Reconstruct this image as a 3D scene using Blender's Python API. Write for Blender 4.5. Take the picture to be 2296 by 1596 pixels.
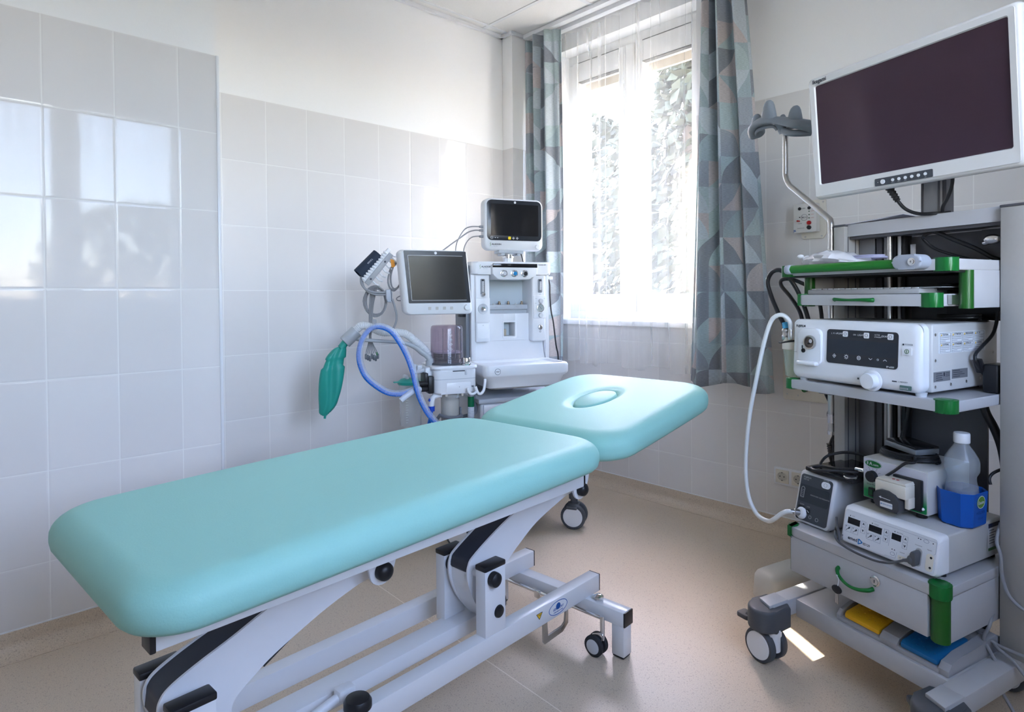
import bpy, bmesh, math, random
from math import sin, cos, pi, radians as rad, sqrt
from mathutils import Vector, Matrix
random.seed(7)
for o in list(bpy.data.objects): bpy.data.objects.remove(o)
SC = bpy.context.scene
COL = SC.collection

# ------------------------------------------------------------------ camera
def basis(yaw, pit, rol):
    fw = Vector((sin(yaw)*cos(pit), cos(yaw)*cos(pit), sin(pit)))
    r = Vector((cos(yaw), -sin(yaw), 0)); u = r.cross(fw)
    return fw, r*cos(rol)+u*sin(rol), u*cos(rol)-r*sin(rol)
CAM = Vector((2.98245, -2.94204, 1.13756))
FWD, RGT, UPV = basis(rad(-47.14725), rad(-0.757816), rad(-0.468132))
cd = bpy.data.cameras.new('camera'); cam = bpy.data.objects.new('camera', cd); COL.objects.link(cam)
cd.sensor_width = 36.0; cd.lens = 1400.434/2296*36.0
cd.shift_y = (682.773-798.0)/2296.0
cd.clip_start = 0.02; cd.clip_end = 200
m = Matrix((RGT, UPV, -FWD)).transposed().to_4x4(); m.translation = CAM
cam.matrix_world = m
SC.camera = cam

# ------------------------------------------------------------------ sky, sun, exposure
SUN_DIR = Vector((.8358*cos(rad(48.7)), -.549*cos(rad(48.7)), -sin(rad(48.7)))).normalized()
w = bpy.data.worlds.new('sky'); SC.world = w; w.use_nodes = True
nt = w.node_tree; bg = nt.nodes['Background']
sky = nt.nodes.new('ShaderNodeTexSky'); sky.sky_type = 'NISHITA'; sky.sun_disc = False
sky.sun_elevation = rad(48.7); sky.sun_rotation = math.atan2(-SUN_DIR.x, -SUN_DIR.y)
sky.air_density = 1.0; sky.dust_density = 1.0; sky.ozone_density = 1.8
wbm = nt.nodes.new('ShaderNodeVectorMath'); wbm.operation = 'MULTIPLY'; wbm.inputs[1].default_value = (1.0, .825, .79)
nt.links.new(sky.outputs[0], wbm.inputs[0]); nt.links.new(wbm.outputs[0], bg.inputs[0]); bg.inputs[1].default_value = 1.0
sl = bpy.data.lights.new('sun', 'SUN'); so = bpy.data.objects.new('sun', sl); COL.objects.link(so)
so.rotation_euler = SUN_DIR.to_track_quat('-Z', 'Y').to_euler(); so.location = (-3, 3, 7)
sl.energy = 14.0; sl.angle = rad(0.6); sl.color = (1.0, 0.93, 0.84)
def portal(name, loc, rot, sx, sy):
    l = bpy.data.lights.new(name, 'AREA'); l.shape = 'RECTANGLE'; l.size = sx; l.size_y = sy
    l.cycles.is_portal = True
    o = bpy.data.objects.new(name, l); COL.objects.link(o); o.location = loc; o.rotation_euler = rot
portal('sky_portal_window', (.745, .30, 1.85), (rad(-90), 0, 0), 1.1, 1.75)
portal('sky_portal_side', (3.62, -2.2, 1.85), (rad(90), 0, rad(90)), 1.6, 1.75)
VS = SC.view_settings
VS.view_transform = 'Standard'; VS.look = 'None'; VS.gamma = 1.0; VS.use_curve_mapping = False
VS.exposure = 3.17
try:
    SC.cycles.max_bounces = 10; SC.cycles.diffuse_bounces = 6; SC.cycles.transparent_max_bounces = 16
    SC.cycles.glossy_bounces = 5; SC.cycles.transmission_bounces = 8
    SC.cycles.caustics_reflective = False; SC.cycles.caustics_refractive = False
    SC.cycles.sample_clamp_indirect = 6.0
except Exception: pass

# ------------------------------------------------------------------ materials
MATS = {}
def nd(nt, t, **k):
    n = nt.nodes.new(t)
    for a, b in k.items():
        if a.startswith('i_'): n.inputs[a[2:].replace('_', ' ')].default_value = b
        else: setattr(n, a, b)
    return n
def mat(name, col, rough=.4, metal=0., noise=.04, scale=30., bump=0., trans=0., ior=1.45, coat=0., sheen=0., spec=.5, alpha=1., emis=None):
    if name in MATS: return MATS[name]
    M = bpy.data.materials.new(name); M.use_nodes = True; t = M.node_tree
    b = t.nodes['Principled BSDF']
    b.inputs['Roughness'].default_value = rough; b.inputs['Metallic'].default_value = metal
    b.inputs['Transmission Weight'].default_value = trans; b.inputs['IOR'].default_value = ior
    b.inputs['Coat Weight'].default_value = coat; b.inputs['Sheen Weight'].default_value = sheen
    b.inputs['Specular IOR Level'].default_value = spec; b.inputs['Alpha'].default_value = alpha
    tc = nd(t, 'ShaderNodeTexCoord'); n = nd(t, 'ShaderNodeTexNoise'); n.inputs['Scale'].default_value = scale
    n.inputs['Detail'].default_value = 3
    t.links.new(tc.outputs['Object'], n.inputs['Vector'])
    mx = nd(t, 'ShaderNodeMix', data_type='RGBA')
    mx.inputs['A'].default_value = (*[c*(1-noise) for c in col], 1); mx.inputs['B'].default_value = (*[min(1, c*(1+noise)) for c in col], 1)
    t.links.new(n.outputs['Fac'], mx.inputs['Factor']); t.links.new(mx.outputs['Result'], b.inputs['Base Color'])
    if bump:
        bp = nd(t, 'ShaderNodeBump'); bp.inputs['Strength'].default_value = bump; bp.inputs['Distance'].default_value = .002
        t.links.new(n.outputs['Fac'], bp.inputs['Height']); t.links.new(bp.outputs[0], b.inputs['Normal'])
    MATS[name] = M; return M
def math_(t, op, a, b=None, c=None):
    n = nd(t, 'ShaderNodeMath', operation=op)
    for i, v in enumerate((a, b, c)):
        if v is None: continue
        if isinstance(v, (int, float)): n.inputs[i].default_value = v
        else: t.links.new(v, n.inputs[i])
    return n.outputs[0]
def glassy(name, tint, clear, rough=.03, gloss=.12):
    """clear plastic or glass: mostly transparent with a glossy coat and a thin diffuse veil"""
    if name in MATS: return MATS[name]
    M = bpy.data.materials.new(name); M.use_nodes = True; t = M.node_tree; t.nodes.clear()
    out = nd(t, 'ShaderNodeOutputMaterial'); tr = nd(t, 'ShaderNodeBsdfTransparent'); tr.inputs[0].default_value = (*tint, 1)
    gl = nd(t, 'ShaderNodeBsdfGlossy'); gl.inputs['Roughness'].default_value = rough
    df = nd(t, 'ShaderNodeBsdfDiffuse'); df.inputs[0].default_value = (*[min(1, c*.95) for c in tint], 1)
    lw = nd(t, 'ShaderNodeLayerWeight'); lw.inputs[0].default_value = .5
    fr = math_(t, 'MULTIPLY_ADD', math_(t, 'POWER', lw.outputs['Facing'], 4.0), .7, .035).node
    a = nd(t, 'ShaderNodeMixShader'); a.inputs[0].default_value = 1-clear
    t.links.new(tr.outputs[0], a.inputs[1]); t.links.new(df.outputs[0], a.inputs[2])
    b = nd(t, 'ShaderNodeMixShader'); t.links.new(fr.outputs[0], b.inputs[0])
    t.links.new(a.outputs[0], b.inputs[1]); t.links.new(gl.outputs[0], b.inputs[2]); t.links.new(b.outputs[0], out.inputs[0])
    MATS[name] = M; return M
def tile_mat(name, axis, off, tw, top, th, col=(.725, .70, .68), grout=(.80, .785, .76)):
    """glazed wall tiles with light grout, laid out in metres"""
    M = bpy.data.materials.new(name); M.use_nodes = True; t = M.node_tree; b = t.nodes['Principled BSDF']
    g = nd(t, 'ShaderNodeNewGeometry'); s = nd(t, 'ShaderNodeSeparateXYZ'); t.links.new(g.outputs['Position'], s.inputs[0])
    u = math_(t, 'DIVIDE', math_(t, 'SUBTRACT', s.outputs[axis], off), tw)
    v = math_(t, 'DIVIDE', math_(t, 'SUBTRACT', top, s.outputs['Z']), th)
    def edge(x, size):
        f = math_(t, 'FRACT', x); d = math_(t, 'MINIMUM', f, math_(t, 'SUBTRACT', 1.0, f)); return math_(t, 'MULTIPLY', d, size)
    d = math_(t, 'MINIMUM', edge(u, tw), edge(v, th))
    mr = nd(t, 'ShaderNodeMapRange', interpolation_type='SMOOTHSTEP'); mr.inputs['From Min'].default_value = .0013; mr.inputs['From Max'].default_value = .0022
    t.links.new(d, mr.inputs['Value']); k = mr.outputs[0]
    cb = nd(t, 'ShaderNodeCombineXYZ'); t.links.new(math_(t, 'FLOOR', u), cb.inputs[0]); t.links.new(math_(t, 'FLOOR', v), cb.inputs[1])
    wn = nd(t, 'ShaderNodeTexWhiteNoise'); t.links.new(cb.outputs[0], wn.inputs['Vector'])
    tint = nd(t, 'ShaderNodeMix', data_type='RGBA'); tint.inputs['A'].default_value = (*[c*.97 for c in col], 1); tint.inputs['B'].default_value = (*[c*1.02 for c in col], 1)
    t.links.new(wn.outputs['Value'], tint.inputs['Factor'])
    mx = nd(t, 'ShaderNodeMix', data_type='RGBA'); mx.inputs['A'].default_value = (*grout, 1)
    t.links.new(tint.outputs['Result'], mx.inputs['B']); t.links.new(k, mx.inputs['Factor']); t.links.new(mx.outputs['Result'], b.inputs['Base Color'])
    b.inputs['Specular IOR Level'].default_value = .22
    ro = math_(t, 'MULTIPLY_ADD', k, -.555, .60); t.links.new(ro, b.inputs['Roughness'])
    n = nd(t, 'ShaderNodeTexNoise'); n.inputs['Scale'].default_value = 9; n.inputs['Detail'].default_value = 1
    t.links.new(g.outputs['Position'], n.inputs['Vector'])
    mr2 = nd(t, 'ShaderNodeMapRange', interpolation_type='SMOOTHSTEP'); mr2.inputs['From Min'].default_value = .0008; mr2.inputs['From Max'].default_value = .007
    t.links.new(d, mr2.inputs['Value'])
    h = math_(t, 'ADD', math_(t, 'MULTIPLY', mr2.outputs[0], 1.0), math_(t, 'MULTIPLY', n.outputs['Fac'], .22))
    bp = nd(t, 'ShaderNodeBump'); bp.inputs['Strength'].default_value = .35; bp.inputs['Distance'].default_value = .0012
    t.links.new(h, bp.inputs['Height']); t.links.new(bp.outputs[0], b.inputs['Normal'])
    return M
def fabric_mat(name, cell):
    """printed linen: squares split into triangles and quarter circles of grey, teal and rose"""
    M = bpy.data.materials.new(name); M.use_nodes = True; t = M.node_tree; b = t.nodes['Principled BSDF']
    uv = nd(t, 'ShaderNodeUVMap'); s = nd(t, 'ShaderNodeSeparateXYZ'); t.links.new(uv.outputs[0], s.inputs[0])
    u = math_(t, 'DIVIDE', s.outputs[0], cell); v = math_(t, 'DIVIDE', s.outputs[1], cell)
    fu, fv = math_(t, 'FRACT', u), math_(t, 'FRACT', v); cu, cv = math_(t, 'FLOOR', u), math_(t, 'FLOOR', v)
    cb = nd(t, 'ShaderNodeCombineXYZ'); t.links.new(cu, cb.inputs[0]); t.links.new(cv, cb.inputs[1])
    wn = nd(t, 'ShaderNodeTexWhiteNoise'); t.links.new(cb.outputs[0], wn.inputs['Vector'])
    flip = math_(t, 'GREATER_THAN', wn.outputs['Value'], .5)
    gu = math_(t, 'ABSOLUTE', math_(t, 'SUBTRACT', fu, flip))
    tri = math_(t, 'GREATER_THAN', math_(t, 'ADD', gu, fv), 1.0)
    arc = math_(t, 'GREATER_THAN', math_(t, 'SQRT', math_(t, 'ADD', math_(t, 'MULTIPLY', gu, gu), math_(t, 'MULTIPLY', fv, fv))), 1.0)
    sw = math_(t, 'GREATER_THAN', math_(t, 'FRACT', math_(t, 'MULTIPLY', wn.outputs['Value'], 7.3)), .62)
    side = math_(t, 'ADD', math_(t, 'MULTIPLY', tri, math_(t, 'SUBTRACT', 1.0, sw)), math_(t, 'MULTIPLY', arc, sw))
    cb2 = nd(t, 'ShaderNodeCombineXYZ'); t.links.new(math_(t, 'ADD', cu, 13.7), cb2.inputs[0]); t.links.new(cv, cb2.inputs[1]); t.links.new(side, cb2.inputs[2])
    wn2 = nd(t, 'ShaderNodeTexWhiteNoise'); t.links.new(cb2.outputs[0], wn2.inputs['Vector'])
    rp = nd(t, 'ShaderNodeValToRGB'); rp.color_ramp.interpolation = 'CONSTANT'
    cs = [(0, (.50, .56, .60)), (.2, (.36, .44, .47)), (.38, (.25, .27, .30)), (.55, (.43, .52, .53)), (.72, (.53, .48, .475)), (.86, (.33, .36, .40))]
    e = rp.color_ramp.elements
    e[0].position = 0; e[0].color = (*cs[0][1], 1); e[1].position = cs[1][0]; e[1].color = (*cs[1][1], 1)
    for p, c in cs[2:]: x = e.new(p); x.color = (*c, 1)
    t.links.new(wn2.outputs['Value'], rp.inputs[0])
    mp = nd(t, 'ShaderNodeMapping'); mp.inputs['Scale'].default_value = (60, 900, 1); t.links.new(uv.outputs[0], mp.inputs[0])
    n = nd(t, 'ShaderNodeTexNoise'); n.inputs['Scale'].default_value = 1; n.inputs['Detail'].default_value = 2; t.links.new(mp.outputs[0], n.inputs['Vector'])
    mr = nd(t, 'ShaderNodeMapRange'); mr.inputs['From Min'].default_value = .35; mr.inputs['From Max'].default_value = .65; mr.inputs['To Min'].default_value = .8; mr.inputs['To Max'].default_value = 1.18
    t.links.new(n.outputs['Fac'], mr.inputs['Value'])
    vm = nd(t, 'ShaderNodeVectorMath', operation='SCALE'); t.links.new(rp.outputs[0], vm.inputs[0]); t.links.new(mr.outputs[0], vm.inputs['Scale'])
    t.links.new(vm.outputs[0], b.inputs['Base Color']); b.inputs['Roughness'].default_value = .75; b.inputs['Sheen Weight'].default_value = .15
    tl = nd(t, 'ShaderNodeBsdfTranslucent'); t.links.new(vm.outputs[0], tl.inputs[0]); ms = nd(t, 'ShaderNodeMixShader'); ms.inputs[0].default_value = .10
    t.links.new(b.outputs[0], ms.inputs[1]); t.links.new(tl.outputs[0], ms.inputs[2]); t.links.new(ms.outputs[0], t.nodes['Material Output'].inputs[0])
    return M
def sheer_mat(name, clear=.75, var=.03):
    M = bpy.data.materials.new(name); M.use_nodes = True; t = M.node_tree; t.nodes.clear()
    out = nd(t, 'ShaderNodeOutputMaterial'); tr = nd(t, 'ShaderNodeBsdfTransparent')
    tl = nd(t, 'ShaderNodeBsdfTranslucent'); tl.inputs[0].default_value = (.74, .735, .725, 1)
    df = nd(t, 'ShaderNodeBsdfDiffuse'); df.inputs[0].default_value = (.93, .93, .92, 1)
    a = nd(t, 'ShaderNodeMixShader'); a.inputs[0].default_value = .76; t.links.new(tl.outputs[0], a.inputs[1]); t.links.new(df.outputs[0], a.inputs[2])
    uv = nd(t, 'ShaderNodeUVMap'); mp = nd(t, 'ShaderNodeMapping'); mp.inputs['Scale'].default_value = (26, .5, 1); t.links.new(uv.outputs[0], mp.inputs[0])
    n = nd(t, 'ShaderNodeTexNoise'); n.inputs['Scale'].default_value = 1.0; t.links.new(mp.outputs[0], n.inputs['Vector'])
    mr = nd(t, 'ShaderNodeMapRange'); mr.inputs['From Min'].default_value = .35; mr.inputs['From Max'].default_value = .65
    mr.inputs['To Min'].default_value = 1-clear-var; mr.inputs['To Max'].default_value = 1-clear+var; t.links.new(n.outputs['Fac'], mr.inputs['Value'])
    b = nd(t, 'ShaderNodeMixShader'); t.links.new(mr.outputs[0], b.inputs[0]); t.links.new(tr.outputs[0], b.inputs[1]); t.links.new(a.outputs[0], b.inputs[2])
    t.links.new(b.outputs[0], out.inputs[0]); return M

WHITE = mat('white_powder_coat', (.74, .745, .76), .22, noise=.015)
PAINT = mat('white_wall_paint', (.86, .855, .845), .75, noise=.012, bump=.06, scale=120)
PLASTIC = mat('white_plastic', (.76, .77, .79), .28, noise=.01)
PLASTICG = mat('light_grey_plastic', (.55, .57, .60), .35, noise=.02)
CREAM = mat('ivory_plastic', (.70, .66, .57), .4, noise=.02)
GREYMET = mat('grey_cart_enamel', (.47, .472, .485), .33, noise=.03)
GREYDK = mat('dark_grey_sheet', (.085, .085, .095), .45, noise=.05)
COLUMNM = mat('beige_grey_column', (.36, .35, .33), .4, noise=.03, scale=90)
GREEN = mat('green_plastic', (.004, .135, .022), .35, noise=.05)
DKGREEN = mat('dark_green_plastic', (.012, .10, .012), .35, noise=.05)
BLACK = mat('black_plastic', (.012, .012, .014), .38, noise=.1)
RUBBER = mat('black_rubber', (.02, .021, .024), .6, noise=.1)
GREYRUB = mat('grey_rubber', (.075, .08, .09), .55, noise=.08)
GREYPL = mat('slate_grey_plastic', (.20, .225, .25), .42, noise=.05)
CHROME = mat('chrome', (.75, .75, .76), .12, 1.0, noise=.02)
STEEL = mat('brushed_steel', (.55, .54, .53), .28, 1.0, noise=.05)
TEAL = mat('teal_vinyl', (.285, .56, .495), .52, noise=.03, scale=260, bump=.12, spec=.32)
INK = mat('dark_ink', (.03, .035, .05), .5)
WINK = mat('white_ink', (.72, .74, .76), .5)
SCREEN = mat('dark_screen_glass', (.012, .012, .014), .06, noise=.02)
NAVY = mat('navy_cloth', (.016, .028, .055), .7, noise=.15, scale=300, bump=.2)
RED = mat('red_button', (.45, .01, .01), .35)
YELLOW = mat('yellow_marker', (.80, .42, .01), .45)
BLUEPL = mat('blue_plastic', (.004, .085, .42), .32)
GREYCAB = mat('grey_cable', (.28, .285, .30), .5)
CLEAR = glassy('clear_plastic', (.93, .95, .96), .66, gloss=.2)
GLASS = glassy('window_glass', (.97, .985, .98), 1.0, .0)

# ------------------------------------------------------------------ mesh builders
FW = Matrix.Identity(4)
def frame(o, eu, ev):
    M = Matrix.Identity(4)
    for i in range(3): M[i][0] = eu[i]; M[i][1] = ev[i]; M[i][3] = o[i]
    return M
def azv(d): return Vector((cos(rad(d)), sin(rad(d)), 0))
FC = frame(Vector((1.481, -1.33, 0)), azv(4.5), azv(94.5))            # couch: u across, v towards the window
FK = frame(Vector((2.093, -1.081, 0)), azv(-19.4), azv(76))           # endoscopy cart: u along the front, v to the back
FM = frame(Vector((.941, -.641, 0)), azv(69.5), azv(159.5))           # anaesthesia machine
def rr(w, h, r, n=6, cx=0, cy=0):
    p = []
    for k, (sx, sy) in enumerate(((1, 1), (-1, 1), (-1, -1), (1, -1))):
        for i in range(n+1):
            a = pi/2*(k+i/n); p.append((cx+sx*(w/2-r)+r*cos(a), cy+sy*(h/2-r)+r*sin(a)))
    return p
def circ(r, n=24, cx=0, cy=0, ry=None, rot=0):
    ry = r if ry is None else ry
    return [(cx+r*cos(2*pi*i/n)*cos(rot)-ry*sin(2*pi*i/n)*sin(rot), cy+r*cos(2*pi*i/n)*sin(rot)+ry*sin(2*pi*i/n)*cos(rot)) for i in range(n)]
def spline(pts, n=8, closed=False):
    P = [Vector(p) for p in pts]; out = []; N = len(P)
    for i in range(N if closed else N-1):
        g = lambda k: P[k % N] if closed else P[max(0, min(N-1, k))]
        p0, p1, p2, p3 = g(i-1), g(i), g(i+1), g(i+2)
        for j in range(n):
            t = j/n; out.append(.5*((2*p1)+(p2-p0)*t+(2*p0-5*p1+4*p2-p3)*t*t+(3*p1-p0-3*p2+p3)*t**3))
    if not closed: out.append(P[-1])
    return out
class G:
    def __init__(s): s.b = bmesh.new(); s.uv = None
    def add(s, tmp):
        me = bpy.data.meshes.new('t'); tmp.to_mesh(me); tmp.free(); s.b.from_mesh(me); bpy.data.meshes.remove(me); return s
    def box(s, lo, hi, bev=.0, seg=2):
        t = bmesh.new(); bmesh.ops.create_cube(t, size=1)
        for v in t.verts: v.co = Vector([(lo[i]+hi[i])/2+v.co[i]*(hi[i]-lo[i]) for i in range(3)])
        if bev: bmesh.ops.bevel(t, geom=t.edges[:], offset=bev, segments=seg, profile=.5, affect='EDGES')
        return s.add(t)
    def loft(s, rings, cap=True, closed=True):
        b = s.b; R = [[b.verts.new(p) for p in r] for r in rings]; n = len(R[0])
        for i in range(len(R)-1):
            for j in range(n if closed else n-1):
                k = (j+1) % n
                try: b.faces.new((R[i][j], R[i][k], R[i+1][k], R[i+1][j]))
                except ValueError: pass
        if cap:
            for r in (R[0][::-1], R[-1]):
                try: b.faces.new(r)
                except ValueError: pass
        return s
    def prism(s, poly, ax, a, c, bev=0, seg=2):
        def p(q, d):
            x, y = q
            return Vector((d, x, y)) if ax == 'u' else Vector((x, d, y)) if ax == 'v' else Vector((x, y, d))
        t = bmesh.new(); A = [t.verts.new(p(q, a)) for q in poly]; B = [t.verts.new(p(q, c)) for q in poly]; n = len(poly)
        t.faces.new(A[::-1]); t.faces.new(B)
        for j in range(n): t.faces.new((A[j], A[(j+1) % n], B[(j+1) % n], B[j]))
        if bev:
            es = [e for e in t.edges if (e.verts[0] in A) == (e.verts[1] in A)]
            bmesh.ops.bevel(t, geom=es, offset=bev, segments=seg, profile=.5, affect='EDGES')
        bmesh.ops.recalc_face_normals(t, faces=t.faces[:]); return s.add(t)
    def lathe(s, prof, c, ax=(0, 0, 1), n=28, sx=1., sy=1.):
        ax = Vector(ax).normalized(); a = ax.orthogonal().normalized()
        if abs(ax.z) > .99: a = Vector((1, 0, 0))
        bb = ax.cross(a); c = Vector(c)
        rings = [[c+ax*h+a*(r*sx*cos(2*pi*j/n))+bb*(r*sy*sin(2*pi*j/n)) for j in range(n)] for r, h in prof]
        return s.loft(rings)
    def cyl(s, p, q, r, r2=None, n=20, bev=0):
        p, q = Vector(p), Vector(q); d = (q-p); L = d.length; r2 = r if r2 is None else r2
        pr = [(r, 0), (r2, L)] if not bev else [(r-bev, 0), (r-bev*.3, bev*.3), (r, bev), (r2, L-bev), (r2-bev*.3, L-bev*.3), (r2-bev, L)]
        return s.lathe(pr, p, d, n)
    def tube(s, pts, r, n=10, closed=False, rib=None):
        P = [Vector(p) for p in pts]; N = len(P); rings = []; prev = None
        for i in range(N):
            d = (P[(i+1) % N]-P[i-1]) if closed else (P[min(N-1, i+1)]-P[max(0, i-1)])
            d.normalize()
            x = prev-d*prev.dot(d) if prev is not None else d.orthogonal()
            if x.length < 1e-6: x = d.orthogonal()
            x.normalize(); prev = x; y = d.cross(x); R = r(i/(N-1)) if callable(r) else r
            rings.append([P[i]+x*(R*cos(2*pi*j/n))+y*(R*sin(2*pi*j/n)) for j in range(n)])
        if closed: rings.append(rings[0])
        return s.loft(rings, cap=not closed)
    def corr(s, pts, r, pitch=.008, amp=.12, n=14):
        """corrugated hose along a path"""
        P = [Vector(p) for p in pts]; L = [0]
        for a, b in zip(P, P[1:]): L.append(L[-1]+(b-a).length)
        k = max(2, int(L[-1]/pitch*4)); out = []; i = 0
        for j in range(k+1):
            d = L[-1]*j/k
            while i < len(L)-2 and L[i+1] < d: i += 1
            out.append(P[i].lerp(P[i+1], (d-L[i])/max(1e-9, L[i+1]-L[i])))
        return s.tube(out, lambda t: r*(1+amp*sin(2*pi*t*k/4)), n)
    def sph(s, c, r, n=20, m=12):
        r = (r, r, r) if isinstance(r, (int, float)) else r
        t = bmesh.new(); bmesh.ops.create_uvsphere(t, u_segments=n, v_segments=m, radius=1)
        for v in t.verts: v.co = Vector(c)+Vector([v.co[i]*r[i] for i in range(3)])
        return s.add(t)
    def plate(s, pl, poly, d0=0., d1=.0006):
        o, r, u = [Vector(x) for x in pl]; nn = r.cross(u).normalized()
        f = lambda q, d: o+r*q[0]+u*q[1]+nn*d
        t = bmesh.new(); A = [t.verts.new(f(q, d0)) for q in poly]; B = [t.verts.new(f(q, d1)) for q in poly]; n = len(poly)
        t.faces.new(B)
        for j in range(n): t.faces.new((A[j], A[(j+1) % n], B[(j+1) % n], B[j]))
        bmesh.ops.recalc_face_normals(t, faces=t.faces[:]); return s.add(t)
    def ring(s, pl, cx, cy, r, wd, d1=.0006, n=28, ry=None):
        ry = r if ry is None else ry; o, rt, u = [Vector(x) for x in pl]; nn = rt.cross(u).normalized()
        rings = [[o+rt*(cx+a*cos(2*pi*j/n))+u*(cy+b*sin(2*pi*j/n))+nn*d for j in range(n)] for a, b, d in ((r, ry, 0), (r, ry, d1), (r-wd, ry-wd, d1), (r-wd, ry-wd, 0))]
        return s.loft(rings, cap=False)
    def line(s, pl, a, c, wd=.0012, d1=.0006):
        a, c = Vector(a), Vector(c); d = (c-a).normalized(); p = Vector((-d.y, d.x))*wd/2
        return s.plate(pl, [tuple(a-p), tuple(c-p), tuple(c+p), tuple(a+p)], 0, d1)
    def disc(s, pl, cx, cy, r, d1=.0006, n=20, ry=None): return s.plate(pl, circ(r, n, cx, cy, ry), 0, d1)
    def text(s, pl, items, d=.0003):
        """items: (string, cap size, x, y[, align]) laid on plane pl, as thin raised lettering"""
        o, r, u = [Vector(x) for x in pl]; r = r.normalized(); u = u.normalized(); nn = r.cross(u).normalized()
        for it in items:
            cu = bpy.data.curves.new('t', 'FONT'); cu.body = it[0]; cu.size = it[1]; cu.align_x = it[4] if len(it) > 4 else 'LEFT'
            cu.align_y = 'CENTER'; cu.extrude = 0; cu.resolution_u = 2; cu.offset = it[5] if len(it) > 5 else 0
            ob = bpy.data.objects.new('t', cu); COL.objects.link(ob)
            dg = bpy.context.evaluated_depsgraph_get(); me = bpy.data.meshes.new_from_object(ob.evaluated_get(dg))
            for v in me.vertices: v.co = o+r*(it[2]+v.co.x)+u*(it[3]+v.co.y)+nn*d
            s.b.from_mesh(me); bpy.data.meshes.remove(me); bpy.data.objects.remove(ob); bpy.data.curves.remove(cu)
        return s
ORG = {}
def mesh_of(name, g, F, org, mats, ang=38, fix=True):
    me = bpy.data.meshes.new(name)
    g.b.transform(Matrix.Translation(-org) @ F)
    if fix: bmesh.ops.recalc_face_normals(g.b, faces=g.b.faces[:])
    g.b.to_mesh(me); g.b.free()
    for M in (mats if isinstance(mats, (list, tuple)) else [mats]): me.materials.append(M)
    for p in me.polygons: p.use_smooth = True
    me.set_sharp_from_angle(angle=rad(ang)); return me
def setp(o, label=None, cat=None, group=None, kind=None):
    if label: o['label'] = label
    if cat: o['category'] = cat
    if group: o['group'] = group
    if kind: o['kind'] = kind
def thing(name, label, cat, F, loc, group=None, kind=None):
    o = bpy.data.objects.new(name, None); COL.objects.link(o); o.empty_display_size = .05
    L = F @ Vector(loc); o.location = L; ORG[o.name] = L.copy(); setp(o, label, cat, group, kind); o['_f'] = 0; del o['_f']; return o
def part(name, g, M, par, F=FW, ang=38, label=None, kind=None, fix=True):
    org = ORG[par.name]; o = bpy.data.objects.new(name, mesh_of(name, g, F, org, M, ang, fix)); COL.objects.link(o)
    o.parent = par; ORG[o.name] = org; setp(o, label, kind=kind); return o
def solo(name, g, M, F=FW, loc=None, label=None, cat=None, group=None, kind=None, ang=38, fix=True):
    if loc is None:
        vs = [F @ v.co for v in g.b.verts]; org = Vector((sum(v.x for v in vs)/len(vs), sum(v.y for v in vs)/len(vs), min(v.z for v in vs)))
    else: org = F @ Vector(loc)
    o = bpy.data.objects.new(name, mesh_of(name, g, F, org, M, ang, fix)); COL.objects.link(o); o.location = org; ORG[o.name] = org.copy()
    setp(o, label, cat, group, kind); return o
def cushion(g, u0, u1, v0, v1, zb, th, rc, bulge=0., dome=.012, er=.045, hole=None, n=44):
    """upholstered slab: full rounded edge, slightly bulging sides, domed top; zb(v) gives the underside height"""
    cu, cv = (u0+u1)/2, (v0+v1)/2
    def outl(ins):
        W, H = u1-u0-2*ins, v1-v0-2*ins; r = max(.004, rc-ins*.55); r = min(r, W/2-.001, H/2-.001); p = []
        base = []
        for k, (sx, sy) in enumerate(((1, 1), (-1, 1), (-1, -1), (1, -1))):
            for i in range(13):
                a = pi/2*(k+i/12); base.append((sx*(W/2-r)+r*cos(a), sy*(H/2-r)+r*sin(a)))
            k2 = (k+1) % 4; nx = ((1, 1), (-1, 1), (-1, -1), (1, -1))[k2]; a = pi/2*(k+1)
            A = base[-1]; B = (nx[0]*(W/2-r)+r*cos(a), nx[1]*(H/2-r)+r*sin(a))
            for i in range(1, 16): base.append((A[0]+(B[0]-A[0])*i/16, A[1]+(B[1]-A[1])*i/16))
        for x, y in base:
            fx = 1+bulge*(1-(2*y/max(H, .01))**2)*(W/(u1-u0)); p.append((cu+x*fx, cv+y))
        return p
    rings = []
    prof = [(.09, 0), (.03, .0), (.012, .004), (.003, .014), (0, .03)]
    for i in range(9):
        a = pi/2*i/8; prof.append((er*(1-cos(a)), th-er*.85+er*.85*sin(a)))
    for ins, z in prof: rings.append((outl(ins), z))
    hw = min(u1-u0, v1-v0)/2-.004
    for i in range(1, n+1):
        rings.append((outl(er+(hw-er)*i/n), th))
    R = []
    for j, (o, z) in enumerate(rings):
        row = []
        for x, y in o:
            zz = z
            if j >= len(prof)-8:
                k = max(0, 1-((x-cu)/((u1-u0)/2))**2)*max(0, 1-((y-cv)/((v1-v0)/2))**2); zz += dome*sqrt(k)
            if hole and j >= len(prof):
                hx, hy, ha, hb, dp = hole; q = sqrt(((x-hx)/ha)**2+((y-hy)/hb)**2)
                zz -= dp*(1/(1+math.exp((q-1.0)*26)))+.006*math.exp(-((q-1.12)/.16)**2)
            row.append((x, y, zb(y)+zz))
        R.append(row)
    return g.loft(R)

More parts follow.
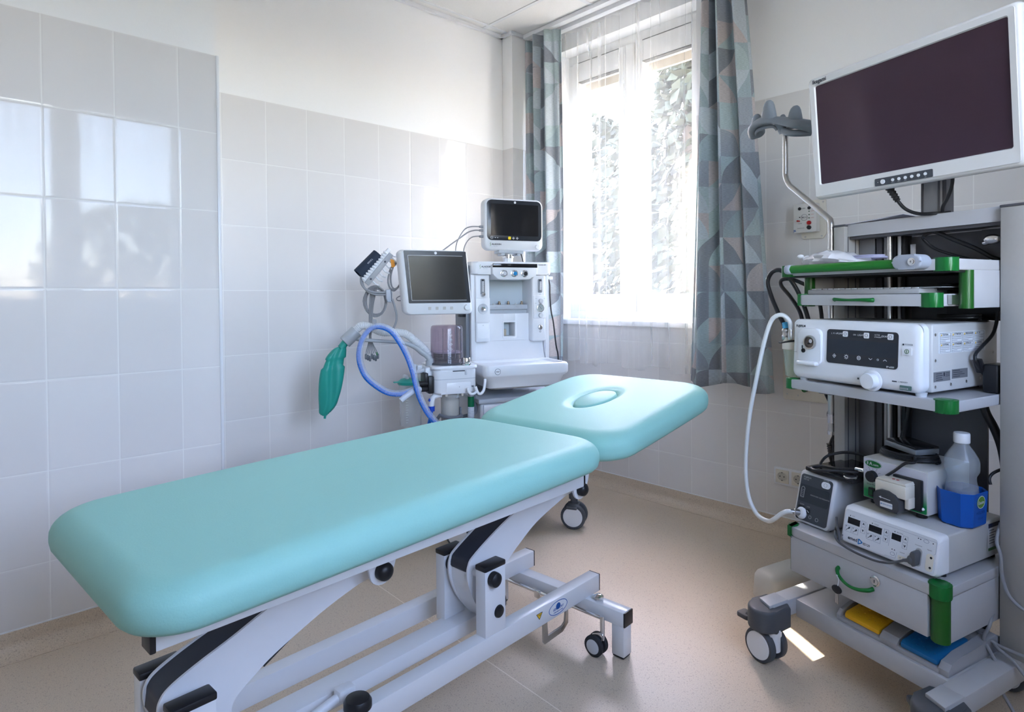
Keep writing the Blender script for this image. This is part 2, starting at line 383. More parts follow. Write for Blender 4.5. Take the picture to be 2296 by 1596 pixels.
# ------------------------------------------------------------------ the room
TT = 2.075; ZC = 2.80; XF = .4356; XR = 3.42; YF = -4.7
TA = tile_mat('tiles_left', 'Y', -1.7656, .204, TT, .30)
TF = tile_mat('tiles_foreground', 'Y', -2.6705, .204, TT, .30)
TB = tile_mat('tiles_back', 'X', .7949, .204, TT, .30)
TR = tile_mat('tiles_right', 'Y', -1.70, .204, TT, .30)
def split_mats(me, fn):
    for p in me.polygons: p.material_index = fn(p.center, p.normal)
def struct(name, g, M, F=FW, ang=30, pick=None, par=None, loc=None):
    o = solo(name, g, M, F, loc, kind='structure', ang=ang)
    if pick:
        org = o.location.copy(); split_mats(o.data, lambda c, n: pick(c+org, n))
    return o
# floor vinyl
M = bpy.data.materials.new('floor_vinyl'); M.use_nodes = True; t = M.node_tree; b = t.nodes['Principled BSDF']
g_ = nd(t, 'ShaderNodeNewGeometry')
n1 = nd(t, 'ShaderNodeTexNoise'); n1.inputs['Scale'].default_value = 380; n1.inputs['Detail'].default_value = 3
n2 = nd(t, 'ShaderNodeTexVoronoi'); n2.inputs['Scale'].default_value = 300
t.links.new(g_.outputs['Position'], n1.inputs['Vector']); t.links.new(g_.outputs['Position'], n2.inputs['Vector'])
rp = nd(t, 'ShaderNodeValToRGB'); e = rp.color_ramp.elements
e[0].position = .38; e[0].color = (.53, .428, .322, 1); e[1].position = .62; e[1].color = (.66, .546, .418, 1)
t.links.new(n1.outputs['Fac'], rp.inputs[0])
wnf = math_(t, 'GREATER_THAN', nd(t, 'ShaderNodeSeparateColor').outputs[0], .93)
sep = wnf.node.inputs[0].links[0].from_node; t.links.new(n2.outputs['Color'], sep.inputs[0])
mx = nd(t, 'ShaderNodeMix', data_type='RGBA'); mx.inputs['B'].default_value = (.38, .29, .225, 1)
t.links.new(math_(t, 'MULTIPLY', wnf, .55), mx.inputs['Factor']); t.links.new(rp.outputs[0], mx.inputs['A'])
s_ = nd(t, 'ShaderNodeSeparateXYZ'); t.links.new(g_.outputs['Position'], s_.inputs[0])
sm = math_(t, 'LESS_THAN', math_(t, 'ABSOLUTE', math_(t, 'ADD', s_.outputs['Y'], math_(t, 'MULTIPLY_ADD', s_.outputs['X'], .03, 1.643))), .0018)
mx2 = nd(t, 'ShaderNodeMix', data_type='RGBA'); mx2.inputs['B'].default_value = (.78, .68, .57, 1)
t.links.new(sm, mx2.inputs['Factor']); t.links.new(mx.outputs['Result'], mx2.inputs['A']); t.links.new(mx2.outputs['Result'], b.inputs['Base Color'])
b.inputs['Roughness'].default_value = .36
bp = nd(t, 'ShaderNodeBump'); bp.inputs['Strength'].default_value = .08; bp.inputs['Distance'].default_value = .001
t.links.new(n1.outputs['Fac'], bp.inputs['Height']); t.links.new(bp.outputs[0], b.inputs['Normal'])
FLOORM = M
struct('floor', G().box((-.3, YF-.1, -.1), (XR+.3, .35, 0)), FLOORM)
# ceiling boards with white bars
M = mat('ceiling_board', (.72, .71, .69), .9, noise=.10, scale=240, bump=.5)
g = G().box((-.3, YF-.1, ZC), (XR+.3, .35, ZC+.1)); nb = len(g.b.faces)
for k in range(6):
    g.box((.07+.6*k-.012, YF, ZC-.004), (.07+.6*k+.012, 0, ZC+.01))
for k in range(8):
    g.box((0, -.415-.6*k-.012, ZC-.0045), (XR, -.415-.6*k+.012, ZC+.01))
struct('ceiling', g, [M, WHITE], pick=lambda c, n: 1 if c.z < ZC-.001 else 0)
g = G().box((0, -2.123, ZC-.02), (.02, -.246, ZC-.001)).box((0, -.266, ZC-.02), (.096, -.246, ZC-.001)).box((.096, -.266, ZC-.02), (.112, 0, ZC-.001)).box((XF, YF, ZC-.02), (XF+.02, -2.12, ZC-.001))
struct('trim_1', g, WHITE)
# walls: painted above, glazed tiles below
low = lambda c, n: 1 if c.z < TT and c.z > .03 else 0
g = G().box((-.25, -2.2, 0), (-.004, .35, ZC)).box((-.02, -2.123, .07), (0, -.24, TT))
struct('wall_left', g, [PAINT, TA], pick=lambda c, n: 1 if c.x > -.0205 and c.z < TT+.01 and c.x > -.0039 or abs(c.z-TT) < .001 else 0)
g = G().box((-.25, YF, 0), (XF-.004, -2.128, ZC)).box((XF-.02, YF, .07), (XF, -2.126, TT))
struct('wall_foreground', g, [PAINT, TF], pick=lambda c, n: 1 if c.x > XF-.0039 or abs(c.z-TT) < .001 else 0)
struct('trim_2', G().box((XF-.012, -2.128, .0), (XF+.003, -2.116, TT), .002), WHITE)
g = G().box((0, -.242, 0), (.092, 0, ZC)).box((.0, -.246, .07), (.096, -.001, TT))
struct('wall_pillar', g, [PAINT, TB], pick=lambda c, n: 1 if c.y < -.2421 or c.x > .0921 or abs(c.z-TT) < .001 else 0)
WX0, WX1, WZ0, WZ1 = .25, 1.24, .99, 2.68
g = G().box((-.25, .004, 0), (WX0, .34, ZC)).box((WX1, .004, 0), (XR+.25, .34, ZC)).box((WX0, .004, 0), (WX1, .34, WZ0)).box((WX0, .004, WZ1), (WX1, .34, ZC))
g.box((.092, 0, .07), (WX0, .02, TT)).box((WX1, 0, .07), (XR, .02, TT)).box((WX0, 0, .07), (WX1, .02, WZ0-.03))
struct('wall_back', g, [PAINT, TB], pick=lambda c, n: 1 if c.y < .0039 or (abs(c.z-TT) < .001) else 0)
RY0, RY1, RZ0, RZ1 = -2.95, -1.40, 1.0, 2.76
g = G().box((XR+.004, YF, 0), (XR+.3, RY0, ZC)).box((XR+.004, RY1, 0), (XR+.3, .35, ZC)).box((XR+.004, RY0, 0), (XR+.3, RY1, RZ0)).box((XR+.004, RY0, RZ1), (XR+.3, RY1, ZC))
g.box((XR, YF, .07), (XR+.02, RY0, TT)).box((XR, RY1, .07), (XR+.02, 0, TT)).box((XR, RY0, .07), (XR+.02, RY1, RZ0-.03))
struct('wall_right', g, [PAINT, TR], pick=lambda c, n: 1 if c.x < XR+.0039 or abs(c.z-TT) < .001 else 0)
g = G().box((-.25, YF-.2, 0), (XR+.3, YF-.004, ZC)).box((XF, YF-.02, .07), (XR, YF, TT))
struct('wall_front', g, [PAINT, TB], pick=lambda c, n: 1 if c.y > YF-.0039 or abs(c.z-TT) < .001 else 0)
# vinyl coved up the walls
cove = [(0, 0), (.055, 0), (.055, .0015)]+[(.055-.048*sin(pi/2*i/8), .0015+.05*(1-cos(pi/2*i/8))) for i in range(1, 9)]+[(.004, .08), (0, .08)]
struct('baseboard_left', G().prism(cove, 'v', -2.123, -.246), FLOORM)
struct('baseboard_foreground', G().prism([(XF+x, z) for x, z in cove], 'v', YF, -2.12), FLOORM)
struct('baseboard_back', G().prism([(-x, z) for x, z in cove], 'u', .096, XR).prism([(-.246-x, z) for x, z in cove], 'u', 0, .10), FLOORM)
struct('trim_3', G().box((XF, YF, .079), (XF+.003, -2.12, .084)).box((0, -2.12, .079), (.003, -.246, .084)).box((.096, -.003, .079), (XR, 0, .084)), PLASTIC)

# windows
def window(name, F, x0, x1, z0, z1, mid, glz0, glz1):
    """x along the wall, v outwards"""
    W = thing(name, None, None, F, ((x0+x1)/2, .12, z0), kind='structure')
    P = mat('window_plastic', (.80, .80, .79), .3, noise=.01)
    fr = .045
    g = G().box((x0, .115, z0+.055), (x0+fr, .19, z1-.06), .002).box((x1-fr, .115, z0+.055), (x1, .19, z1-.06), .002).box((x0, .115, z1-.06), (x1, .19, z1), .004).box((x0, .115, z0), (x1, .19, z0+.055), .004).box((mid-.04, .115, z0+.055), (mid+.04, .19, z1-.06), .002).box((mid-.03, .098, z0+.052), (mid+.03, .1155, z1-.057), .004)
    part('window_frame', g, P, W, F)
    for a, b_ in ((x0+.04, mid-.035), (mid+.035, x1-.04)):
        ga, gb = a+.052, b_-.052
        g = G().box((a, .105, z0+.05), (ga, .175, z1-.055), .006).box((gb, .105, z0+.05), (b_, .175, z1-.055), .006).box((ga, .105, z0+.05), (gb, .175, glz0), .006).box((ga, .105, glz1), (gb, .175, z1-.055), .006)
        s = part('sash', g, P, W, F)
        part('pane', G().box((ga-.005, .138, glz0-.005), (gb+.005, .146, glz1+.005)), GLASS, s, F)
        part('gasket', G().box((ga-.001, .1035, glz1-.004), (gb+.001, .139, glz1+.001)).box((ga-.001, .1035, z1-.062), (gb+.001, .106, z1-.057)), mat('dark_gasket', (.05, .05, .05), .6), s, F)
    hx = mid-.062; g = G().box((hx-.014, .088, 1.72), (hx+.014, .105, 1.79), .004).box((hx-.009, .07, 1.64), (hx+.009, .083, 1.765), .006).cyl((hx, .07, 1.755), (hx, .095, 1.755), .009)
    part('handle', g, P, W, F)
    part('roller_shutter', G().box((x0+.03, .215, glz1-.03), (x1-.03, .235, glz1+.12)), mat('beige_shutter', (.42, .36, .29), .6), W, F)
    part('windowsill', G().box((x0-.03, -.045, z0-.028), (x1+.03, .118, z0+.003), .005), P, W, F)
    return W
window('window_1', FW, WX0, WX1, WZ0, WZ1, .745, 1.145, 2.50)
FR = frame(Vector((XR, 0, 0)), Vector((0, -1, 0)), Vector((1, 0, 0)))
window('window_2', FR, -RY1, -RY0, RZ0, RZ1, 2.20, 1.15, 2.60)

# cloth
def cloth(name, fn, M, ns, nz, par=None, thick=0, label=None, cat=None, uvw=1., loc=None, group=None):
    me = bpy.data.meshes.new(name); V = []; Fc = []; UV = []
    for j in range(nz+1):
        for i in range(ns+1): V.append(fn(i/ns, j/nz))
    org = Vector(loc)
    for j in range(nz):
        for i in range(ns): Fc.append((j*(ns+1)+i, j*(ns+1)+i+1, (j+1)*(ns+1)+i+1, (j+1)*(ns+1)+i))
    me.from_pydata([Vector(v)-org for v in V], [], Fc); uv = me.uv_layers.new(name='UVMap')
    for p in me.polygons:
        p.use_smooth = True
        for li in p.loop_indices:
            vi = me.loops[li].vertex_index; uv.data[li].uv = ((vi % (ns+1))/ns*uvw, V[vi][2])
    me.materials.append(M); o = bpy.data.objects.new(name, me); COL.objects.link(o); o.location = org
    if thick:
        md = o.modifiers.new('thickness', 'SOLIDIFY'); md.thickness = thick; md.offset = 0
    setp(o, label, cat, group); return o
DRAPE = fabric_mat('geometric_drape', .128)
SHEER = sheer_mat('sheer_voile')
sm = lambda a, b_, x: (lambda t_: t_*t_*(3-2*t_))(max(0, min(1, (x-a)/(b_-a))))
def drapeL(s, t_):
    z = .69+2.072*t_; x = .112+.285*s+.015*sin(2*pi*s*1.5)*(1-t_)
    y = -.15+.03*sin(2*pi*(s*2.6-.2))+.012*sin(2*pi*(s*6.1+.3*t_))
    if s < .33: y += .02
    return (x+.01*sin(pi*t_)*(s > .9), y, z+.008*sin(9*s)*(1-t_))
cloth('patterned_curtain', drapeL, DRAPE, 120, 40, thick=.002, label='narrow grey and teal patterned curtain left of the window, behind the monitors', cat='curtain', uvw=.55, loc=(.25, -.12, .69))
def drapeR(s, t_):
    z = .70+2.06*t_; k = (1-t_)**.8
    x = (1.352-.085*k)+(.205+.235*k)*(s+.018*sin(2*pi*s*3.3))
    A = .045-.012*k
    y = -.152+A*sin(2*pi*(s*2.9+.18))+.014*sin(2*pi*(s*6.6-.2*t_+.3))+.03*math.exp(-((s-.36)/.05)**2)*(.4+.6*k)
    return (x, y, z-.018*sin(2*pi*s*1.4)*(1-t_)**6)
cloth('patterned_curtain', drapeR, DRAPE, 200, 60, thick=.002, label='wide grey and teal patterned curtain hanging right of the window in deep folds', cat='curtain', uvw=.92, loc=(1.48, -.12, .70))
def sheerf(x0, x1, ph, drop):
    def f(s, t_):
        z = .745+1.995*t_; x = x0+(x1-x0)*s
        y = -.062+.017*sin(2*pi*(s*(x1-x0)*9.5+ph)+.6*sin(3*t_))+.008*sin(2*pi*(s*(x1-x0)*23+ph*2))*(.6+.4*t_)
        return (x, y, z-(drop*(1 if (s*3.1+ph) % 1 > .5 else 0)+.006*sin(2*pi*s*4+ph))*(1-t_)**8)
    return f
cloth('sheer_curtain', sheerf(.335, 1.345, .1, .02), SHEER, 260, 30, label='sheer white voile curtain covering the window between the patterned curtains', cat='curtain', uvw=1.6, loc=(.8, -.055, .745))
def sheerR(s, t_):
    z = .8+1.94*t_; yv = -1.35-1.7*s
    return (XR-.07+.02*sin(2*pi*s*15)+.01*sin(2*pi*s*37), yv, z)
cloth('side_sheer_curtain', sheerR, sheer_mat('side_voile', .58, .22), 200, 20, label='long sheer curtain over the side window, seen only in the tile reflections', cat='curtain', uvw=2.6, loc=(XR-.07, -2.2, .8))
g = G().box((.112, -.165, 2.772), (1.80, -.12, 2.799), .004).box((.112, -.078, 2.772), (1.80, -.034, 2.799), .004)
solo('curtain_rail', g, PLASTIC, label='white double curtain track fixed to the ceiling above the window', cat='curtain rail')

# garden outside
LEAF = mat('pale_leaf', (.050, .054, .030), .7, noise=.3, scale=3); BARK = mat('grey_bark', (.16, .12, .09), .9, noise=.2)
LAWN = mat('dry_lawn', (.10, .09, .07), .9, noise=.2, scale=4)
solo('lawn', G().box((-40, .6, -1.1), (40, 45, -1.0)).box((4.2, -30, -1.1), (45, .6, -1.0)), LAWN, label='sunlit lawn outside the windows', cat='lawn', kind='stuff')
def tree(x, y, h, r, label, seed, conic=False):
    rnd = random.Random(seed); T = thing('tree', label, 'tree', FW, (x, y, -1.0), 'trees beyond the window')
    part('trunk', G().cyl((x, y, -1.0), (x, y, h*.9), .16, .05, 10), BARK, T)
    bm = G()
    for k in range(2600):
        tz = rnd.random(); z = -1+(h+1)*(.22+.78*tz); R = r*((1-tz)**.8 if conic else sqrt(max(.04, 1-(2*tz-1)**2)))*(.35+.65*rnd.random()**.5)
        a = rnd.random()*2*pi; c = Vector((x+R*cos(a), y+R*sin(a), z)); s = .10+.10*rnd.random()
        q = Vector((rnd.gauss(0, 1), rnd.gauss(0, 1), rnd.gauss(0, 1))).normalized(); p = q.orthogonal().normalized()*s; q = q.cross(p).normalized()*s*.5
        vs = [bm.b.verts.new(c+d) for d in (-p, -q, p, q)]; bm.b.faces.new(vs)
    part('foliage', bm, LEAF, T, fix=False)
tree(-6.4, 8.2, 5.2, 1.9, 'round leafy tree seen through the left pane', 1)
tree(-3.2, 7.2, 7.4, 1.2, 'tall conifer seen through the right pane', 2, True)
tree(-10.5, 13.5, 5.6, 2.3, 'distant leafy tree behind the round one', 3)
tree(-4.6, 12.5, 6.6, 2.0, 'distant tree behind the tall conifer', 5)
tree(14, -4.2, 3.0, 2.2, 'leafy tree outside the side window', 4)
tree(15, .8, 3.4, 2.2, 'second leafy tree outside the side window, nearer the corner', 6)
tree(-2.68, 2.31, 6.25, .42, 'unseen slim columnar tree, added outside left of the window to block low sun', 8)  # added out of view: crown blocks lower sun rays, shortening the floor streak

# ------------------------------------------------------------------ examination couch
C_ = thing('examination_couch', 'teal padded examination couch on a white steel base in the middle of the room', 'examination couch', FC, (0, -.4, 0))
zb_main = lambda v: .620+.02*(v+.3)
part('main_cushion', cushion(G(), -.327, .327, -1.428, -.150, zb_main, .082, .105, .012, .012, .05), TEAL, C_, FC, 60)
TH = rad(7.8)
zb_head = lambda v: .634+(v-.02)*math.tan(TH)
hd = part('head_cushion', cushion(G(), -.327, .327, -.138, .580, zb_head, .086, .12, .012, .008, .05, hole=(0, .225, .066, .118, .020), n=90), TEAL, C_, FC, 60)
g = G(); rings = []
for k in range(15):
    q = 1-k/14*.99; zz = .088+.004+.016*(1-q**2.6)-.008
    rings.append([(.0645*q*cos(2*pi*j/48), .225+.1165*q*sin(2*pi*j/48), zb_head(.225+.1165*q*sin(2*pi*j/48))+zz-(.012 if k == 0 else 0)) for j in range(48)])
part('face_hole_plug', g.loft(rings), TEAL, hd, FC, 70, label='oval teal plug filling the face hole')
# frame under the cushions
g = G().box((.205, -1.375, .556), (.245, -.185, .606), .003).box((-.245, -1.375, .563), (-.205, -.185, .602), .003)
for v in (-1.30, -.86, -.20): g.box((-.21, v-.02, .565), (.21, v+.02, .60), .002)
g.box((-.21, -1.37, .598), (.21, -.19, .612), .002)
fr_ = part('top_frame', g, WHITE, C_, FC)
for lo, hi in (((.204, -1.384, .555), (.246, -1.374, .607)), ((-.246, -1.384, .562), (-.204, -1.374, .603)), ((.206, -.187, .560), (.244, -.176, .604))):
    part('end_cap', G().box(lo, hi, .002), BLACK, fr_, FC)
g = G().prism([(v, zb_head(v)-.001) for v in (-.10, .50)]+[(v, zb_head(v)-.018) for v in (.50, -.10)], 'u', -.20, .20)
part('head_frame', g, WHITE, C_, FC)
# pivot brackets under the frame
for vv, zz in ((-.862, .497), (-.082, .507)):
    poly = [(vv+.034*cos(a), zz+.034*sin(a)) for a in [pi+pi*i/12 for i in range(13)]]+[(vv+.06, .57), (vv-.05, .57)]
    part('pivot_bracket', G().prism(poly, 'u', -.03, -.022, .001), WHITE, C_, FC)
    b_ = part('pivot_bracket', G().prism(poly, 'u', .146, .154, .001), WHITE, C_, FC)
    g = G().lathe([(.013, 0), (.0215, .001), (.0215, .012), (.02, .018), (.014, .0235), (.004, .026)], (.154, vv, zz), (1, 0, 0))
    part('pivot_cap', g, BLACK, b_, FC)
# lifting arms
def arm(top, low, cov, off=0):
    poly = top+low[::-1]
    g = G().prism(poly, 'u', .094, .1, .0008).prism(poly, 'u', .016, .022, .0008)
    A = part('lift_arm', g, WHITE, C_, FC, 25)
    ins = [(v+.004, z-.004) for v, z in top]
    lo = [(v, z+.003) for v, z in low]
    part('arm_core', G().prism([(v+.010, z-.012) for v, z in top]+lo[::-1], 'u', .022, .094), WHITE, A, FC, 25)
    cl = cov; g = G()
    rings = [[(.0225, v, z), (.0935, v, z), (.0935, v+.004, z-.006), (.0225, v+.004, z-.006)] for v, z in cl]
    part('arm_cover', g.loft(rings), mat('navy_rubber_cover', (.022, .026, .04), .45, noise=.1), A, FC, 40)
    return A
def sm2(p): return [(q.x, q.y) for q in [Vector(x) for x in p]] if False else [(q[0], q[1]) for q in spline([(a, b_, 0) for a, b_ in p], 5)]
topR = sm2([(-.46, .207), (-.499, .256), (-.518, .289), (-.533, .326), (-.538, .359), (-.533, .383), (-.515, .404), (-.417, .453), (-.292, .501), (-.17, .540), (-.07, .556)])
lowR = sm2([(-.40, .207), (-.388, .245), (-.398, .285), (-.401, .309), (-.389, .336), (-.355, .362), (-.319, .385), (-.24, .428), (-.115, .468), (-.055, .482), (-.03, .51), (-.045, .54)])
covR = sm2([(-.532, .366), (-.529, .383), (-.513, .401), (-.415, .45), (-.29, .498), (-.17, .537), (-.09, .552)])
arm(topR, lowR, covR)
topL = sm2([(-1.25, .207), (-1.288, .256), (-1.307, .289), (-1.322, .326), (-1.329, .362), (-1.325, .385), (-1.308, .404), (-1.26, .426), (-1.186, .453), (-1.10, .488), (-.98, .530), (-.86, .556)])
lowL = sm2([(-1.19, .207), (-1.178, .245), (-1.188, .285), (-1.192, .312), (-1.18, .330), (-1.146, .354), (-1.098, .382), (-.988, .428), (-.90, .455), (-.845, .467), (-.825, .50), (-.835, .54)])
covL = sm2([(-1.327, .345), (-1.324, .370), (-1.321, .386), (-1.305, .402), (-1.258, .424), (-1.184, .451), (-1.098, .485), (-.98, .526), (-.88, .55)])
arm(topL, lowL, covL)
# base: rails, posts, cross members, legs
g = G().box((.127, -1.66, .148), (.170, 0, .205), .003); R1 = part('base_rail', g, WHITE, C_, FC)
g = G().box((-.161, -1.66, .148), (-.118, 0, .205), .003); R2 = part('base_rail', g, WHITE, C_, FC)
part('end_cap', G().box((.1275, -.001, .149), (.1695, .004, .2045), .001), BLACK, R1, FC); part('end_cap', G().box((-.1605, -.001, .149), (-.1185, .004, .2045), .001), BLACK, R2, FC)
part('centre_rail', G().box((-.017, -1.60, .157), (.052, -.34, .2), .003), WHITE, C_, FC)
for vv in (-.496, -1.288):
    for u0, u1, s_ in ((.130, .168, 1), (-.038, 0, -1)):
        p_ = part('post', G().box((u0, vv-.04, .19), (u1, vv+.04, .388), .002), WHITE, C_, FC)
        part('post_cap', G().box((u0-.0015, vv-.0415, .384), (u1+.0015, vv+.0415, .399), .004), BLACK, p_, FC)
        if s_ > 0:
            g = G().lathe([(.013, 0), (.0205, .001), (.0205, .012), (.019, .018), (.013, .0225), (.004, .0245)], (u1, vv-.012, .361), (1, 0, 0))
        else:
            g = G().lathe([(.018, 0), (.024, .001), (.024, .008), (.012, .012)], (u1, vv-.012, .361), (1, 0, 0))
        part('pivot_cap', g, BLACK, p_, FC)
    part('pivot_shaft', G().cyl((0, vv-.012, .361), (.130, vv-.012, .361), .0125), WHITE, C_, FC)
    g = G().lathe([(.011, 0), (.0185, .001), (.0185, .012), (.016, .019), (.005, .022)], (.154, vv+.012, .262), (1, 0, 0)).cyl((.10, vv+.012, .262), (.154, vv+.012, .262), .008)
    part('stop_knob', g.cyl((.1, vv+.05, .262), (.155, vv+.05, .262), .006), BLACK, C_, FC)
for vv in (-.055, -1.60):
    part('cross_member', G().box((-.262, vv-.024, .104), (.314, vv+.024, .150), .003), WHITE, C_, FC)
    part('end_cap', G().box((.313, vv-.0235, .1045), (.3185, vv+.0235, .1495), .001), BLACK, C_, FC)
    for uu in (.291, -.239):
        L_ = part('leg', G().box((uu-.022, vv-.022, .008), (uu+.022, vv+.022, .106), .002), WHITE, C_, FC)
        part('foot_pad', G().box((uu-.02, vv-.02, .002), (uu+.02, vv+.02, .009), .002).cyl((uu, vv, 0), (uu, vv, .004), .012), BLACK, L_, FC)
    part('lowering_bar', G().cyl((-.20, vv-.04, .118), (.246, vv-.04, .118), .006).box((-.03, vv-.05, .10), (-.005, vv-.035, .125), .002), CHROME, C_, FC)
    for uu in (.246, -.195):
        W_ = part('castor', G().cyl((uu, vv-.04, .05), (uu, vv-.04, .125), .0075).prism([(uu-.04+x, z) for x, z in ((0, .045), (.008, .062), (.034, .072), (.048, .07), (.045, .05), (.03, .03), (.012, .03))], 'v', vv-.053, vv-.043, .002), CHROME, C_, FC)
        for s_ in (-1, 1):
            a0 = Vector((cos(rad(-88))*s_, sin(rad(-88))*s_, 0)); c0 = Vector((uu-.018, vv-.048, .033))
            w_ = part('wheel', G().lathe([(.004, 0), (.030, 0), (.033, .003), (.033, .012), (.030, .015), (.024, .016), (.004, .0165)], c0+a0*.006, a0, 28), RUBBER, W_, FC)
            part('hub_cover', G().lathe([(.001, .0168), (.021, .0166), (.0235, .0158)][::-1], c0+a0*.006, a0, 24), PLASTICG, W_, FC)
    pl_ = G(); P5 = [(-.262, .15), (-.262, .075), (-.255, .066), (-.165, .070), (-.138, .088), (-.138, .13), (-.152, .13), (-.154, .097), (-.168, .088), (-.240, .085), (-.244, .15)]
    if vv > -1: part('lowering_pedal', pl_.prism([(v-.015, z+.008) for v, z in P5], 'u', .150, .156, .001), STEEL, C_, FC)
part('adjusting_foot', G().cyl((.205, -.055, .149), (.205, -.055, .156), .012).lathe([(.0165, .156), (.0165, .162), (.008, .168)], (.205, -.055, 0)), CHROME, C_, FC)
part('actuator', G().cyl((.09, -1.22, .155), (.085, -.93, .205), .011).box((.07, -.945, .195), (.10, -.90, .222), .006), PLASTIC, C_, FC)
part('lift_motor', G().cyl((.03, -1.10, .335), (.03, -1.03, .375), .014), BLACK, C_, FC)
part('rail_knob', G().lathe([(.02, 0), (.032, .001), (.032, .014), (.027, .022), (.008, .027)], (.15, -.93, .204), (0, 0, 1)), BLACK, C_, FC)
# sticker and warning triangle on the near rail
pl = ((.1702, -.2225, .1765), (0, 1, 0), (0, 0, 1))
lg = part('maker_sticker', G().plate(pl, circ(.047, 40, 0, 0, .0225), 0, .0004), WINK, C_, FC)
g = G().ring(pl, 0, 0, .0455, .0022, .0007, 40, .021); g.disc(pl, 0, .004, .011, .0006, 24, .010)
g.text(pl, [('GENESPORT', .0095, 0, -.002, 'CENTER', .0003), ('GYMNA-REHA & FITNESS', .0042, 0, -.0115, 'CENTER', .0002)], .0009)
part('sticker_print', g, mat('blue_print', (.01, .09, .36), .5), lg, FC)
pl = ((.1702, -.312, .182), (0, 1, 0), (0, 0, 1))
wt = part('warning_label', G().plate(pl, [(-.014, .009), (.014, .009), (0, -.010)], 0, .0004), mat('warning_yellow', (.72, .45, .01), .5), C_, FC)
g = G()
for a, b_ in (((-.0135, .0085), (.0135, .0085)), ((.0135, .0085), (0, -.0095)), ((0, -.0095), (-.0135, .0085)), ((-.006, .004), (.006, .003))): g.line(pl, a, b_, .0013, .0007)
part('warning_print', g, INK, wt, FC)
g = G().disc(((.2452, -1.02, .59), (0, 1, 0), (0, 0, 1)), 0, 0, .0035); part('frame_hole', g, BLACK, fr_, FC)

# ------------------------------------------------------------------ endoscopy cart
K_ = thing('endoscopy_cart', 'grey equipment cart with green corner caps, right of the window', 'medical cart', FK, (.26, .3, 0))
def green_cap(par, u, v, z0, z1, w=.042, d=.042, name='corner_cap', M=GREEN, sgn=1):
    """ribbed corner piece wrapped around a front shelf corner"""
    out = []; n = 44; r = .02
    base = rr(w, d, r, 11)
    for i, (x, y) in enumerate(base):
        k = 1+.0018*(1 if i % 3 else -1)/.02; out.append((u+x*(1 if i % 3 else .965), v+y*(1 if i % 3 else .965)))
    return part(name, G().prism(out, 'z', z0, z1, .0015, 1), M, par, FK, 50)
def shelf(name, u0, u1, v0, v1, z0, z1, r=.03, par=None, M=GREYMET):
    poly = [(u1, v1), (u0, v1)]+[(u0+r-r*cos(a), v0+r-r*sin(a)) for a in [pi/2*i/6 for i in range(7)]]+[(u1-r+r*sin(a), v0+r-r*cos(a)) for a in [pi/2*i/6 for i in range(7)]]
    return part(name, G().prism(poly, 'z', z0, z1, .004, 2), M, par or K_, FK, 40)
# base
for u0, u1 in ((-.031, .026), (.490, .546)):
    b_ = part('base_leg', G().box((u0, .030, .128), (u1, .62, .180), .004), GREYMET, K_, FK)
    uc = (u0+u1)/2
    poly = [(uc-.050, .085), (uc-.050, .02)]+[(uc-.05*cos(a), .02-.05*sin(a)) for a in [pi*i/14 for i in range(1, 14)]]+[(uc+.05, .02), (uc+.05, .085), (uc+.02, .105), (uc-.02, .105)]
    part('castor_housing', G().prism(poly, 'z', .104, .172, .008, 3), GREYRUB, K_, FK)
    part('leg_end_plate', G().prism([(uc-.027, .10), (uc-.027, .030), (uc+.027, .015), (uc+.027, .10)], 'z', .1715, .1815, .002), GREYMET, b_, FK)
part('base_platform', G().box((.026, .135, .120), (.490, .46, .176), .004), GREYMET, K_, FK)
def castor(uc, vc, az, par, brake=True, sw=0):
    a = azv(az); F = FK; c = Vector((uc, vc, 0)); Ai = FK.inverted().to_3x3() @ a; f = Vector((a.y, -a.x, 0)); fi = FK.inverted().to_3x3() @ f
    g = G().cyl(c-fi*.0+Vector((0, 0, .042)), c+Vector((0, 0, .108)), .0205).cyl(c+Vector((0, 0, .09)), c+Vector((0, 0, .112)), .024)
    g.tube([c+Vector((0, 0, .085)), c+fi*.018+Vector((0, 0, .07)), c+fi*.028+Vector((0, 0, .052))], .017, 12)
    o = part('castor', g, PLASTIC, par, FK)
    h = c+fi*.028+Vector((0, 0, .052))
    for s_ in (-1, 1):
        part('wheel', G().lathe([(.006, .016), (.049, .016), (.052, .019), (.052, .033), (.049, .0375), (.042, .0385), (.006, .039)], FK @ h, a*s_, 36), GREYRUB, o, FW)
        part('hub_cover', G().lathe([(.0425, .0375), (.041, .0398), (.001, .0405)], FK @ h, a*s_, 36), PLASTICG if sw else PLASTIC, o, FW)
    if brake:
        p = FK @ h; g = G(); d = f
        g.tube([p+d*.01+Vector((0, 0, .046)), p+d*.045+Vector((0, 0, .060)), p+d*.070+Vector((0, 0, .054))], .012, 10).prism([(p.x+d.x*x+a.x*y, p.y+d.y*x+a.y*y) for x, y in rr(.045, .040, .008, 4, .078, 0)], 'z', p.z+.044, p.z+.060, .004)
        part('brake_lever', g, GREYRUB, o, FW)
    return o
castor(.024, .034, 256, K_); castor(.518, .030, 215, K_); castor(.470, .57, 250, K_); castor(-.002, .57, 240, K_)
